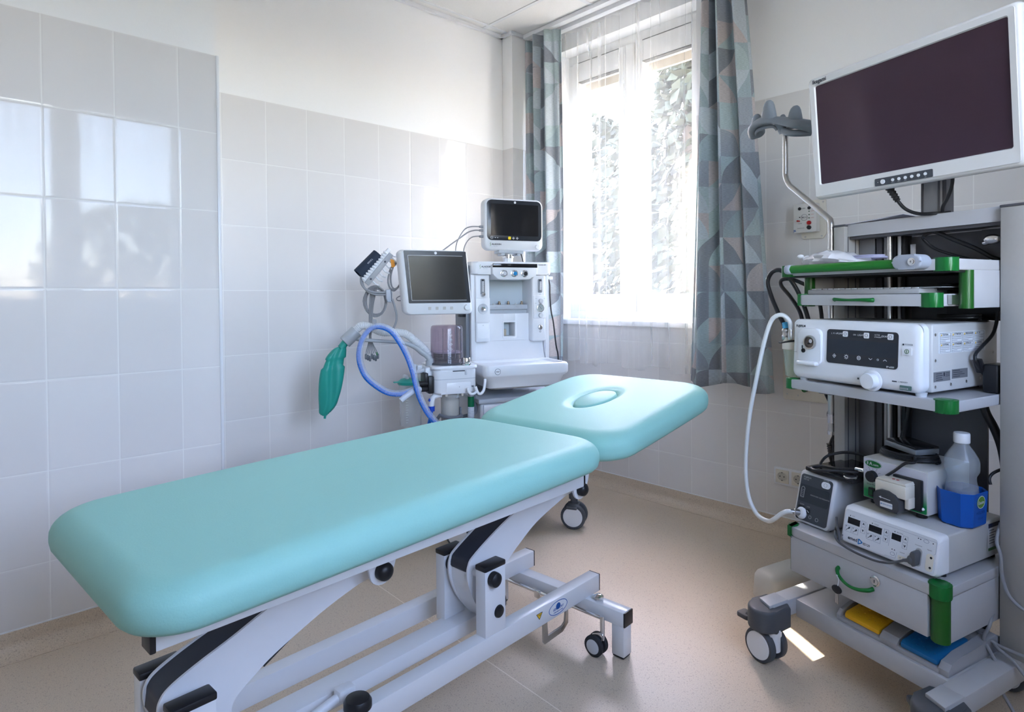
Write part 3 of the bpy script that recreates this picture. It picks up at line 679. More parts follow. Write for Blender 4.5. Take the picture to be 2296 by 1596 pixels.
# uprights
for u0, u1 in ((-.014, .028), (.491, .553)):
    c_ = part('column', G().box((u0, .383, .178), (u1, .50, 1.362), .004), COLUMNM, K_, FK)
    part('column_cap', G().box((u0-.001, .382, 1.361), (u1+.001, .501, 1.368), .002), GREYDK, c_, FK)
    gr = G()
    for v in (.40, .44, .48): gr.box((u0-.0008, v, .2), (u1+.0008, v+.004, 1.355))
    part('column_groove', gr, GREYDK, c_, FK)
part('rear_panel', G().box((.19, .495, .20), (.41, .503, 1.315)), GREYDK, K_, FK)
for u0, u1, M in ((.030, .085, mat('mid_grey_profile', (.20, .20, .215), .4, noise=.04)), (.092, .112, GREYDK), (.118, .132, GREYMET), (.136, .158, BLACK), (.164, .174, GREYMET), (.178, .189, BLACK)):
    part('cable_profile', G().box((u0, .46, .2), (u1, .50, 1.322), .002), M, K_, FK)
part('lift_pole', G().cyl((.147, .445, .2), (.147, .445, 1.32), .008), STEEL, K_, FK)
# cut-out metal plate at the back, holes showing the wall
g = G()
for z in (.985, 1.07): pass
t_ = shelf('top_board', .008, .4905, .400, .56, 1.327, 1.367, .006)
part('top_board_underside', G().box((.02, .41, 1.318), (.48, .55, 1.328)), GREYDK, t_, FK)
part('bracket_tab', G().box((.20, .47, 1.20), (.215, .475, 1.29), .001), GREYMET, K_, FK)
hk = part('cable_bracket', G().box((.405, .47, 1.23), (.485, .478, 1.315), .002), GREYDK, K_, FK)
part('wing_knob', G().cyl((.445, .44, 1.28), (.445, .47, 1.28), .006).sph((.448, .435, 1.284), (.022, .008, .014)).sph((.43, .44, 1.275), (.010, .008, .007)), CHROME, hk, FK)
# handle shelf
s1 = shelf('handle_shelf', -.028, .488, .147, .50, 1.195, 1.223)
green_cap(s1, .465, .171, 1.192, 1.2265, .052, .052); green_cap(s1, -.012, .158, 1.192, 1.2275, .040, .060)
hb = part('handle_bar', G().cyl((.020, .118, 1.214), (.372, .118, 1.214), .0125, n=24), mat('handle_green', (.006, .16, .012), .35, noise=.05), s1, FK)
br = mat('handle_bracket_grey', (.34, .37, .43), .4)
g = G().box((.003, .103, 1.199), (.032, .15, 1.2285), .011, 4); part('handle_bracket', g, br, s1, FK)
g = G().prism(rr(.078, .038, .0185, 8, .403, 1.217), 'v', .099, .15, .006, 3); part('handle_bracket', g, br, s1, FK)
part('socket_screw', G().lathe([(.010, 0), (.010, .0015), (.0066, .0018), (.0066, .004), (.003, .004), (.003, .001)], (.418, .0985, 1.217), (0, -1, 0)), CHROME, s1, FK)
# drawer box under the handle shelf
for u0, u1, uc in ((.4815, .4895, .4745), (-.024, -.016, -.006)):
    p_ = part('side_panel', G().box((u0, .245, 1.098), (u1, .50, 1.196), .002), GREYMET, K_, FK)
    part('green_post', G().cyl((uc, .248, 1.097), (uc, .248, 1.1955), .017, n=20), DKGREEN, p_, FK)
part('drawer_box_back', G().box((-.016, .47, 1.10), (.48, .475, 1.195)), GREYDK, K_, FK)
part('drawer_box_top', G().box((-.016, .16, 1.189), (.48, .47, 1.1955)), BLACK, K_, FK)
s2 = shelf('keyboard_drawer', .020, .452, .150, .46, 1.103, 1.135, .02)
green_cap(s2, .428, .172, 1.1005, 1.138, .052, .048); green_cap(s2, .030, .168, 1.1005, 1.138, .028, .04)
g = G().tube(spline([(.158, .150, 1.120), (.164, .142, 1.121), (.20, .138, 1.119), (.245, .138, 1.1195), (.274, .142, 1.119), (.280, .150, 1.119)], 6), lambda t: .0035+.0028*abs(2*t-.9), 10)
part('drawer_handle', g, GREEN, s2, FK)
part('slide_rail', G().box((.4535, .20, 1.108), (.464, .45, 1.132)), STEEL, s2, FK)
# processor shelf
s3 = shelf('processor_shelf', -.026, .488, .147, .50, .838, .866)
green_cap(s3, .465, .171, .835, .8685, .052, .052); green_cap(s3, -.008, .168, .835, .8685, .042, .046)
# lower drawer unit
s4 = shelf('drawer_unit_top', .004, .488, .120, .48, .378, .405)
green_cap(s4, .466, .143, .374, .4085, .050, .052); green_cap(s4, .014, .140, .374, .4085, .026, .044)
du = part('drawer_body', G().box((.018, .135, .266), (.484, .48, .379)), GREYMET, K_, FK)
part('side_panel', G().box((.478, .150, .264), (.4875, .48, .379), .001), GREYMET, du, FK)
for uc in (.466, .013): part('green_post', G().cyl((uc, .1455, .262), (uc, .1455, .3785), .0225 if uc > .1 else .012, n=24), DKGREEN, du, FK)
df = part('drawer_front', G().box((.018, .121, .267), (.446, .140, .3765), .002), GREYMET, K_, FK)
g = G().tube(spline([(.190, .122, .343), (.192, .112, .340), (.205, .102, .329), (.235, .096, .318), (.265, .097, .3175), (.292, .106, .324), (.297, .121, .326)], 6), lambda t: .0042+.0022*abs(2*t-1), 10)
part('drawer_handle', g, GREEN, df, FK)
lk = part('lock', G().lathe([(.0145, 0), (.0145, .002), (.011, .004), (.010, .0035), (.010, .0055), (.001, .0055)], (.305, .1205, .352), (0, -1, 0)), CHROME, df, FK)
part('keyhole', G().box((.3042, .1145, .348), (.3058, .1152, .356)), BLACK, lk, FK)
# cable clip on the left upright
part('cable_clamp', G().box((-.075, .37, .792), (-.012, .43, .822), .01, 3), GREYPL, K_, FK)
part('pole_sleeve', G().cyl((-.032, .395, .66), (-.032, .395, .84), .012), STEEL, K_, FK)

# key hanging from the lower drawer handle
k_ = thing('drawer_key', 'small key with a black grip hanging from the lower green drawer handle', 'key', FK, (.205, .09, .25))
part('key_tie', G().tube(spline([(.2045, .096, .331), (.207, .088, .336), (.209, .095, .322), (.2075, .092, .303), (.2045, .0925, .296)], 6), .0011, 6), WINK, k_, FK)
part('key_grip', G().prism(circ(.016, 28, .205, .293, .0115), 'v', .0895, .0945, .0015), BLACK, k_, FK)
part('key_blade', G().box((.200, .0912, .254), (.204, .0928, .284)).box((.2055, .0912, .252), (.2095, .0928, .284)), STEEL, k_, FK)

# ------------------------------------------------------------------ processor on the middle shelf
E_ = thing('endoscopy_processor', 'white light source processor with a dark touch panel on the middle cart shelf', 'processor', FK, (.2, .35, .866))
def front_loft(rows):
    return G().loft(rows)
prof = [(.163, .0), (.152, .006), (.147, .02), (.150, .09), (.156, .165), (.172, .178), (.19, .182)]
g = G()
body = part('housing', G().box((.002, .190, .876), (.420, .53, 1.056), .006, 3), mat('processor_housing', (.55, .545, .53), .4, noise=.02), E_, FK)
rows = []
for ins, v in ((.020, .1485), (.008, .151), (.002, .158), (0, .166), (0, .194)):
    rows.append([(.205+x*(1 if v > .16 else 1), v+(.010*((z-.87)/.19) if v < .16 else 0), z) for x, z in rr(.414-2*ins, .184-2*ins, .022, 8, 0, .966)])
fp = part('front_shell', front_loft(rows), PLASTIC, E_, FK, 50)
def fv(z): return .1485+.010*((z-.87)/.19)-.0002
n_ = Vector((0, -1, -.0526)).normalized()
up_ = Vector((0, .0526, 1)).normalized()
pl = ((0, fv(.966)+.0, .966), (1, 0, 0), tuple(up_))
dp = part('touch_panel', G().plate(pl, rr(.222, .100, .010, 6, .239, .016), -.002, .0012), mat('touch_panel_black', (.020, .022, .028), .22), fp, FK)
part('panel_screen', G().plate(pl, [(.131, -.004), (.346, -.004), (.346, .037), (.131, .037)], 0, .0015), mat('panel_screen', (.014, .020, .03), .12), dp, FK)
g = G()
for u, z in ((.190, 1.020), (.257, 1.019), (.328, 1.019)): g.plate(pl, rr(.016, .016, .003, 4, u, z-.966), 0, .0026)
part('panel_button', g, PLASTIC, dp, FK)
g = G(); g.text(pl, [('L  M  H', .006, .143, .054), ('PUMP', .0075, .162, .054), ('ON', .006, .215, .053), ('LIGHT', .0075, .229, .053), ('ACTIVE', .0048, .281, .056), ('STANDBY', .0048, .281, .050), ('EXAM.', .0075, .302, .053), ('EP-6000', .0068, .318, -.029)], .0017)
part('panel_lettering', g, WINK, dp, FK)
icons = [G() for _ in range(6)]
icons[0].ring(pl, .155, -.012, .006, .001, .0018, 4).plate(pl, rr(.003, .003, .001, 3, .155, -.012), 0, .0018)
icons[1].ring(pl, .195, -.012, .004, .001, .0018)
for k in range(8): a = pi/4*k; icons[1].line(pl, (.195+.004*cos(a), -.012+.004*sin(a)), (.195+.0075*cos(a), -.012+.0075*sin(a)), .001, .0018)
icons[2].ring(pl, .235, -.012, .006, .0012, .0018).ring(pl, .235, -.012, .003, .001, .0018, 6)
icons[3].line(pl, (.266, -.010), (.271, -.014), .0011, .0018).line(pl, (.271, -.014), (.276, -.010), .0011, .0018)
icons[4].ring(pl, .293, -.012, .0028, .0008, .0018)
icons[5].line(pl, (.309, -.014), (.314, -.010), .0011, .0018).line(pl, (.314, -.010), (.319, -.014), .0011, .0018)
for ic in icons: part('touch_icon', ic, WINK, dp, FK)
g = G()
for u, z in ((.190, 1.020), (.257, 1.019), (.328, 1.019)): g.ring(pl, u, z-.966, .0045, .0008, .0031)
part('button_icons', g, INK, dp, FK)
g = G(); g.text(pl, [('FUJIFILM', .0098, .013, .071, 'LEFT', .0003), ('POWER', .0062, .368, .035), ('C-MEMORY', .0052, .352, -.0655), ('SCOPE', .004, .007, -.011)], .0006)
g.disc(pl, .3635, .035, .0024).plate(pl, [(.335, -.067), (.348, -.067), (.348, -.064), (.335, -.064)], 0, .0006)
for k in range(4): g.plate(pl, [(.232+.009*k, -.073), (.237+.009*k, -.073), (.237+.009*k, -.068), (.232+.009*k, -.068)], 0, .0005)
part('front_lettering', g, INK, fp, FK)
g = G().prism(rr(.082, .112, .018, 6, .071, .975), 'v', .1445, .17, .004, 3); so_ = part('scope_socket_surround', g, PLASTIC, fp, FK)
ring_ = lambda c, prof, M, nm, par: part(nm, G().loft([[Vector(c)+Vector((r*cos(2*pi*k/32), -h, r*sin(2*pi*k/32))) for k in range(32)] for r, h in prof], cap=False), M, par, FK, 45)
ss_ = ring_((.0755, .1445, .989), [(.0215, 0), (.0215, .007), (.0195, .0085), (.0175, .0075), (.0165, .0006)], STEEL, 'scope_socket', so_)
part('socket_floor', G().cyl((.0755, .145, .989), (.0755, .1437, .989), .0167), mat('socket_brown', (.16, .13, .11), .3, .8), ss_, FK)
part('socket_pin', G().cyl((.081, .144, .993), (.081, .138, .993), .006), CHROME, ss_, FK)
part('socket_pin', G().cyl((.071, .144, .985), (.071, .140, .985), .003), BLACK, ss_, FK)
part('lens_port', G().lathe([(.0068, 0), (.0068, .0025), (.005, .003), (.0045, -.002), (.001, -.002)], (.0505, .144, .962), (0, -1, 0)), BLACK, so_, FK)
part('key_slot', G().box((.0435, .1435, .968), (.0475, .147, .978), .001), INK, so_, FK)
part('scope_rest', G().box((.032, .128, .918), (.104, .15, .9305), .005, 3), PLASTIC, so_, FK)
kb = part('brightness_knob', G().lathe([(.030, 0), (.029, .003), (.0275, .004), (.0235, .006), (.0225, .024), (.020, .0265), (.001, .0275)], (.278, .149, .895), (0, -1, 0), 36), PLASTIC, fp, FK)
g = G().plate(pl, rr(.026, .019, .003, 5, .374, .017), 0, .002); pb = part('power_button', g, PLASTIC, fp, FK)
part('power_mark', G().ring(pl, .374, .017, .006, .0012, .0026).line(pl, (.374, .013), (.374, .021), .0012, .0026), DKGREEN, pb, FK)
g = G().plate(pl, rr(.032, .012, .002, 4, .373, -.0795), 0, .0008); us = part('memory_slot', g, mat('slot_green', (.09, .17, .15), .4), fp, FK)
part('memory_slot_rim', G().plate(pl, [(.360, -.083), (.380, -.083), (.380, -.079), (.360, -.079)], 0, .004), CLEAR, us, FK)
for u in (.03, .40):
    for v in (.175, .50): part('foot', G().cyl((u, v, .866), (u, v, .877), .013, .015), PLASTICG, E_, FK)
pl = ((.420, 0, 0), (0, 1, 0), (0, 0, 1)); sp = .00005
for v, z in ((.205, 1.028), (.205, .960), (.205, .891), (.280, .893), (.360, .895), (.435, .899), (.505, 1.036), (.505, .968)):
    part('housing_screw', G().lathe([(.0042, 0), (.0042, .0006), (.002, .001), (.002, .0003), (.0003, .0003)], (.420, v, z), (1, 0, 0), 14), STEEL, body, FK)
lb = part('warning_labels', G().plate(pl, rr(.240, .056, .003, 3, .340, 1.005), 0, .0004), WINK, body, FK)
g = G(); wy = G()
names = (('CAUTION', 'ATTENTION', 'PRECAUCION', 'LET OP'), ('ACHTUNG', 'ATTENZIONE', 'ATENCAO', 'VARNING'))
for i in range(4):
    for j in range(2):
        x0, z0 = .226+.058*i, 1.006-.0265*j
        for a, b_ in (((x0, z0), (x0+.052, z0)), ((x0, z0+.0245), (x0+.052, z0+.0245)), ((x0, z0), (x0, z0+.0245)), ((x0+.052, z0), (x0+.052, z0+.0245)), ((x0, z0+.0165), (x0+.052, z0+.0165))): g.line(pl, a, b_, .0006, .0007)
        g.text(pl, [(names[j][i], .0062, x0+.012, z0+.0205, 'LEFT', .0002)], .0007)
        for k in range(3): g.line(pl, (x0+.002, z0+.013-.0045*k), (x0+.048-.02*(k == 2), z0+.013-.0045*k), .0009, .0006)
        wy.plate(pl, [(x0+.004, z0+.0175), (x0+.0105, z0+.0175), (x0+.0072, z0+.0235)], 0, .0008)
part('label_print', g, INK, lb, FK); part('label_triangles', wy, mat('warning_yellow', (.72, .45, .01), .5), lb, FK)
sb = part('rating_plates', G().plate(pl, [(.196, .904), (.277, .904), (.277, .930), (.196, .930)], 0, .0005).plate(pl, [(.285, .907), (.365, .907), (.365, .932), (.285, .932)], 0, .0005), mat('silver_label', (.25, .255, .27), .35, .3), body, FK)
g = G()
for k in range(4): g.line(pl, (.208, .925-.0055*k), (.235+.005*(k % 2), .925-.0055*k), .0016, .0008); g.line(pl, (.290, .928-.0052*k), (.325+.012*(k % 3), .928-.0052*k), .0014, .0008)
g.plate(pl, [(.244, .917), (.249, .917), (.249, .927), (.244, .927)], 0, .0008)
for k in range(3): g.line(pl, (.253, .925-.004*k), (.273, .925-.004*k), .0012, .0008)
part('plate_print', g, INK, sb, FK)

# ------------------------------------------------------------------ monitor over the cart
MC = Vector((2.427, -.903, 1.653)); ME = Vector((.939, -.345, -.008)).normalized(); MU = Vector((-.024, -.087, .996)).normalized(); MN = ME.cross(MU).normalized()
FD = Matrix((ME, MU, MN)).transposed().to_4x4(); FD.translation = MC     # x right, y up, z towards the viewer
D_ = thing('endoscopy_monitor', 'large white framed monitor with a dark screen above the equipment cart', 'monitor', FK, (.294, .44, 1.367))
wb = mat('monitor_housing', (.66, .655, .64), .38, noise=.01)
g = G(); rows = []
for ins, d in ((.03, -.062), (.008, -.048), (.001, -.03), (0, -.012), (.003, .0), (.008, .004), (.020, .0045), (.024, -.005)): rows.append([(x, y, d) for x, y in rr(.618-2*ins, .396-2*ins, .014, 6, 0, -.0095)])
hs = part('housing', g.loft(rows), wb, D_, FD, 50)
g = G(); rows = []
for w_, h_, d in ((.596, .374, .004), (.596, .374, .007), (.566, .322, .0055), (.560, .3155, -.001)): rows.append([(x, y-(.0095 if h_ > .35 else 0), d) for x, y in rr(w_, h_, .006, 4)])
part('bezel', g.loft(rows, cap=False), wb, hs, FD, 50)
scm = bpy.data.materials.new('monitor_screen'); scm.use_nodes = True; t = scm.node_tree; b = t.nodes['Principled BSDF']
b.inputs['Base Color'].default_value = (.034, .019, .026, 1); b.inputs['Roughness'].default_value = .07; b.inputs['Specular Tint'].default_value = (.80, .62, .85, 1); b.inputs['Specular IOR Level'].default_value = .55
nz = nd(t, 'ShaderNodeTexNoise'); nz.inputs['Scale'].default_value = 900; bp = nd(t, 'ShaderNodeBump'); bp.inputs['Strength'].default_value = .01; t.links.new(nz.outputs[0], bp.inputs['Height']); t.links.new(bp.outputs[0], b.inputs['Normal'])
part('screen', G().prism(rr(.562, .3175, .003, 3), 'z', -.004, .0005), scm, D_, FD)
pl = ((0, 0, .0071), (1, 0, 0), (0, 1, 0))
cp = part('control_strip', G().plate(pl, rr(.172, .022, .003, 4, 0, -.185), -.001, .0012), mat('strip_grey', (.055, .062, .075), .4), D_, FD)
g = G().disc(pl, -.060, -.1855, .0068, .0035, 24)
for x in (-.029, -.010, .009, .028, .047, .0665): g.disc(pl, x, -.1850+.0006*(x > .05), .0044, .003, 20)
part('control_button', g, WINK, cp, FD)
g = G().disc(pl, -.076, -.1855, .0012, .0018, 10).text(pl, [('INPUT A', .0026, -.029, -.1925, 'CENTER'), ('INPUT B', .0026, -.010, -.1925, 'CENTER'), ('MENU', .0026, .009, -.1925, 'CENTER'), ('-', .004, .028, -.1925, 'CENTER'), ('+', .004, .047, -.1925, 'CENTER'), ('DISP', .0026, .0665, -.193, 'CENTER'), ('>', .004, .0665, -.178, 'CENTER')], .0016)
part('control_marks', g, WINK, cp, FD)
part('brand_lettering', G().text(pl, [('Ikegami', .0172, -.286, .1715, 'LEFT', .0004)], .0004), INK, D_, FD)
mp = part('mount_pole', G().box((.262, .42, 1.366), (.318, .475, 1.60), .003), mat('pole_grey', (.29, .29, .30), .4, noise=.03), D_, FK)
part('pole_edge', G().box((.2625, .4185, 1.367), (.2685, .421, 1.60)).box((.3115, .4185, 1.367), (.3175, .421, 1.60)).box((.319, .43, 1.366), (.330, .47, 1.55)), GREYDK, mp, FK)
part('monitor_joint', G().box((.245, .330, 1.60), (.335, .46, 1.70), .008).box((.255, .315, 1.615), (.325, .345, 1.685), .004), GREYDK, D_, FK)
# cables at the monitor
def cable(name, pts, r, M, F, label, cat='cable', extra=None, n=8, group=None):
    g = G().tube(spline(pts, n), r, 10)
    if extra: extra(g)
    return solo(name, g, M, F, None, label, cat, group, ang=60)
def strain(a, b_, r, k=6):
    def f(g):
        A, B = Vector(a), Vector(b_); pr = []
        for i in range(k*4+1): pr.append((r*(1-.25*i/(k*4))*(1 if i % 4 < 2 else .8), (B-A).length*i/(k*4)))
        g.lathe([(.0004, 0)]+pr+[(.0004, (B-A).length)], A, B-A, 14)
    return f
cable('monitor_cable', [(.213, .33, 1.462), (.216, .345, 1.440), (.226, .36, 1.414), (.245, .37, 1.388), (.275, .385, 1.372), (.315, .40, 1.369), (.335, .44, 1.372)], .0052, BLACK, FK, 'black monitor cable with a ribbed plug under the monitor, left of its pole', extra=strain((.2115, .328, 1.463), (.226, .358, 1.416), .0125))
cable('monitor_cable', [(.372, .38, 1.48), (.370, .385, 1.455), (.363, .39, 1.43), (.350, .395, 1.405), (.336, .40, 1.385), (.332, .405, 1.373)], .0052, BLACK, FK, 'black cable dropping from the monitor right of its pole')
cable('looped_cable', [(.30, .435, 1.322), (.278, .43, 1.315), (.262, .43, 1.307), (.263, .44, 1.295), (.29, .45, 1.268), (.35, .46, 1.243), (.40, .47, 1.226)], .0045, BLACK, FK, 'thin black cable looping under the top board of the cart')
cable('hanging_cable', [(.285, .43, 1.322), (.31, .435, 1.312), (.35, .44, 1.289), (.40, .45, 1.262), (.437, .46, 1.235), (.455, .47, 1.2265)], .0062, BLACK, FK, 'thick black cable slanting down under the top board to the right upright')
# paper on the top board
g = G(); V = [(-.035, .405, 1.3685), (.05, .402, 1.369), (.13, .40, 1.372), (.215, .405, 1.3795), (.245, .43, 1.3695), (.23, .52, 1.369), (.10, .53, 1.369), (-.02, .54, 1.3688)]
g.loft([V, [(a, b_, c+.0014) for a, b_, c in V]])
solo('paper_sheet', g, mat('paper', (.70, .70, .78), .8), FK, None, 'white sheet of paper lying on the top board of the cart', 'paper')
# plastic bag on the handle shelf
g = G(); rnd = random.Random(4); rings = []
for i in range(15):
    t_ = i/14; u = -.03+.275*t_; h = (.010+.045*sin(pi*min(1, t_*1.15+.06))**.8)*(1-.55*t_)+.004; w_ = .014+.07*sin(pi*min(1, .1+.85*t_))
    rings.append([(u+.008*rnd.uniform(-1, 1), .27+w_*cos(2*pi*j/18)*(1+.12*rnd.uniform(-1, 1)), 1.2245+h*.5+h*.52*sin(2*pi*j/18)*(1+.16*rnd.uniform(-1, 1))) for j in range(18)])
bagm = glassy('bag_film', (.93, .93, .95), .18, .25)
bg_ = thing('plastic_bag', 'crumpled clear plastic bag lying on the handle shelf of the cart', 'plastic bag', FK, (.1, .27, 1.223))
part('film', g.loft(rings), bagm, bg_, FK, 25)
g = G()
for k in range(5): g.sph((-.045+.012*k-.01*(k > 2), .26+.012*rnd.uniform(-1, 1), 1.262-.004*k), (.012, .010, .007), 10, 8)
part('knotted_end', g, bagm, bg_, FK, 30)
g = G().tube([(.17+.065*cos(2*pi*i/30), .28+.045*sin(2*pi*i/30), 1.245) for i in range(30)], .003, 8, True).tube([(.17+.058*cos(2*pi*i/30), .28+.038*sin(2*pi*i/30), 1.250) for i in range(30)], .003, 8, True)
part('coiled_tubing', g, mat('lilac_tubing', (.30, .30, .42), .4), bg_, FK)
# keyboard
kbm = mat('keyboard_grey', (.40, .40, .41), .45, noise=.02)
kb = thing('keyboard', 'light grey keyboard lying in the slim drawer of the cart', 'keyboard', FK, (.2, .26, 1.135))
part('keyboard_body', G().box((.040, .178, 1.1355), (.392, .32, 1.150), .003), kbm, kb, FK)
g = G()
for i in range(17):
    for j in range(6):
        g.box((.047+.0200*i, .188+.0205*j, 1.149), (.047+.0200*i+.0165, .188+.0205*j+.017, 1.1535), .001, 1)
part('keys', g, PLASTICG, kb, FK)
part('cover_sheet', G().box((.385, .19, 1.1515), (.445, .33, 1.154), .001), CLEAR, kb, FK)
cable('coiled_cable', [(.405+.03*cos(a*.9), .30+.035*sin(a*.9), 1.139+.0016*a) for a in range(16)], .0032, BLACK, FK, 'black keyboard cord coiled at the right end of the slim drawer')
# drip of black straps under the drawer, in front of the rear gap
solo('cable_coil', G().tube([(.36+.055*cos(2*pi*i/28), .44+.04*sin(2*pi*i/28), 1.0625+.012*(i/56)) for i in range(60)], .004, 8), BLACK, FK, None, 'flat coil of black cable lying on top of the white processor', 'cable')
# power adapter on the processor shelf, with its cord and ferrite
ad = thing('power_adapter', 'black power adapter at the rear right of the processor shelf', 'power adapter', FK, (.47, .42, .867))
part('adapter_case', G().box((.447, .385, .867), (.486, .462, .944), .006, 3), BLACK, ad, FK)
part('rating_print', G().text(((.486, .40, .885), (0, 0, 1), (0, -1, 0)), [('220-240V 50Hz', .007, 0, .0)], .0004).text(((.4475, .3848, .90), (0, 0, 1), (1, 0, 0)), [('INPUT', .006, -.01, .03)], .0004), WINK, ad, FK)
part('cord', G().tube(spline([(.452, .46, 1.086), (.450, .455, 1.05), (.447, .44, 1.02), (.440, .40, .99), (.438, .372, .972), (.439, .366, .955), (.441, .378, .938), (.445, .405, .912), (.455, .42, .905)], 7), .0048, 10), BLACK, ad, FK)
part('ferrite', G().prism([(.366, .955), (.384, .958), (.405, .925), (.388, .918)], 'u', .430, .450, .004), BLACK, ad, FK)

# ------------------------------------------------------------------ endoscope hanger
h_ = thing('endoscope_hanger', 'bent steel pole with a grey pronged endoscope holder, left of the large monitor', 'endoscope hanger', FK, (-.032, .395, .66))
pp = [(-.032, .395, .665), (-.032, .395, 1.28), (-.032, .395, 1.355), (-.036, .397, 1.385), (-.055, .40, 1.405), (-.19, .41, 1.515), (-.225, .415, 1.543), (-.243, .418, 1.575), (-.247, .42, 1.61), (-.247, .42, 1.79)]
P0 = [Vector(pp[0]), Vector(pp[1])]+spline(pp[1:], 8)[1:]
part('pole', G().tube(P0, .0105, 16), STEEL, h_, FK, 60)
part('pole_joint', G().cyl((-.032, .395, .695), (-.032, .395, .725), .0135).cyl((-.032, .395, .655), (-.032, .395, .667), .0135), CHROME, h_, FK)
g = G(); path = spline([(-.392, .425, 1.780), (-.372, .395, 1.793), (-.33, .378, 1.799), (-.285, .375, 1.795), (-.245, .383, 1.783), (-.205, .388, 1.768), (-.165, .395, 1.751), (-.140, .425, 1.738)], 6)
rings = []
for i, p in enumerate(path):
    t_ = i/(len(path)-1); d = (path[min(i+1, len(path)-1)]-path[max(0, i-1)]).normalized(); nn = Vector((d.y, -d.x, 0)).normalized()
    hh = .013+.012*abs(2*t_-1)**1.4; ww = .021+.012*abs(2*t_-1)
    rings.append([p+nn*(ww*cos(a))+Vector((0, 0, hh*sin(a)-(.012*max(0, cos(a))))) for a in [2*pi*k/20 for k in range(20)]])
part('holder_tray', g.loft(rings), GREYPL, h_, FK, 60)
def prong(name, c, r, h, lean=0):
    pr = [(r*1.25, -.02), (r*1.18, .0), (r*1.02, h*.35), (r*.86, h*.65), (r*.66, h*.85), (r*.36, h*.97), (.0008, h)]
    return part(name, G().lathe(pr, c, (lean, 0, 1), 20, 1.0, .62), GREYPL, h_, FK, 60)
prong('prong', (-.364, .395, 1.795), .024, .045, -.04); prong('prong', (-.292, .380, 1.802), .030, .068, 0); prong('prong', (-.247, .405, 1.782), .015, .026, 0); prong('prong', (-.184, .395, 1.764), .028, .057, .05)
part('tray_hub', G().cyl((-.247, .42, 1.745), (-.247, .40, 1.785), .024, .03), GREYPL, h_, FK)
part('tray_lip', G().tube(spline([(-.388, .415, 1.768), (-.355, .385, 1.770), (-.31, .378, 1.772), (-.272, .382, 1.766), (-.262, .392, 1.752)], 6), .0065, 10), GREYPL, h_, FK)
part('tray_lip', G().tube(spline([(-.232, .39, 1.742), (-.20, .388, 1.726), (-.165, .395, 1.717), (-.142, .43, 1.718)], 6), .0125, 10), GREYPL, h_, FK)

# ------------------------------------------------------------------ scope air and water line at the left of the processor
cable('scope_cable', [(-.060, .195, 1.014), (-.075, .20, 1.040), (-.098, .20, 1.077), (-.128, .20, 1.135), (-.142, .20, 1.180), (-.127, .205, 1.212), (-.096, .21, 1.218), (-.070, .22, 1.195), (-.05, .24, 1.15), (-.035, .26, 1.09), (-.03, .28, 1.03), (-.03, .30, .98), (-.03, .31, .90), (-.025, .31, .875)], .0075, BLACK, FK, 'thick black endoscope cable arching high beside the processor, blue sleeve at its end', extra=None, n=10)
cable('scope_cable', [(-.045, .27, .90), (-.05, .27, 1.0), (-.060, .27, 1.07), (-.10, .27, 1.125), (-.14, .27, 1.165), (-.142, .27, 1.185), (-.115, .275, 1.190), (-.08, .29, 1.178), (-.04, .32, 1.145), (-.032, .34, 1.08), (-.030, .35, .95), (-.028, .35, .872)], .0068, BLACK, FK, 'black endoscope cable in a lower loop behind the high arch')
wb_ = thing('water_container', 'clear endoscope water bottle with steel connectors, left of the white processor', 'water bottle', FK, (-.05, .195, .867))
part('bottle', G().lathe([(.018, .868), (.020, .872), (.024, .93), (.027, .955), (.027, .958)], (-.045, .205, 0)), glassy('green_clear_plastic', (.86, .93, .86), .72), wb_, FK, 60)
part('bottle_collar', G().lathe([(.027, .955), (.030, .957), (.030, .978), (.026, .985), (.022, .995)], (-.045, .205, 0)), CREAM, wb_, FK)
part('collar_strap', G().tube([(-.045+.032*cos(2*pi*i/24)-.010*(cos(2*pi*i/24) < -.7), .205+.031*sin(2*pi*i/24), .981+.006*cos(2*pi*i/24)) for i in range(24)], .0028, 8, True), BLACK, wb_, FK)
part('connector', G().lathe([(.011, .985), (.0125, .987), (.0125, 1.000), (.010, 1.003), (.0095, 1.012), (.012, 1.014), (.012, 1.020), (.009, 1.024)], (-.061, .195, 0)), STEEL, wb_, FK)
part('blue_sleeve', G().cyl((-.061, .195, 1.023), (-.066, .196, 1.043), .0095, .009), mat('sky_blue_sleeve', (.08, .42, .72), .4), wb_, FK, label='light blue sleeve')
part('connector', G().lathe([(.008, .99), (.009, .993), (.009, 1.010), (.0075, 1.013), (.0065, 1.03)], (-.028, .180, 0)), STEEL, wb_, FK)
wt = mat('milky_tube', (.72, .74, .73), .35, noise=.02)
cable('silicone_tube', [(-.028, .18, 1.022), (-.029, .178, 1.046), (-.040, .165, 1.066), (-.060, .155, 1.068), (-.085, .15, 1.046), (-.115, .15, .973), (-.149, .15, .848), (-.180, .15, .721), (-.197, .15, .594), (-.198, .15, .50), (-.182, .15, .427), (-.146, .15, .385), (-.095, .145, .381), (-.058, .133, .402), (-.030, .136, .428), (-.012, .143, .4395), (.001, .1515, .4405)], .0072, wt, FK, 'long milky white tube hanging in a bow left of the cart', cat='tube', n=10)

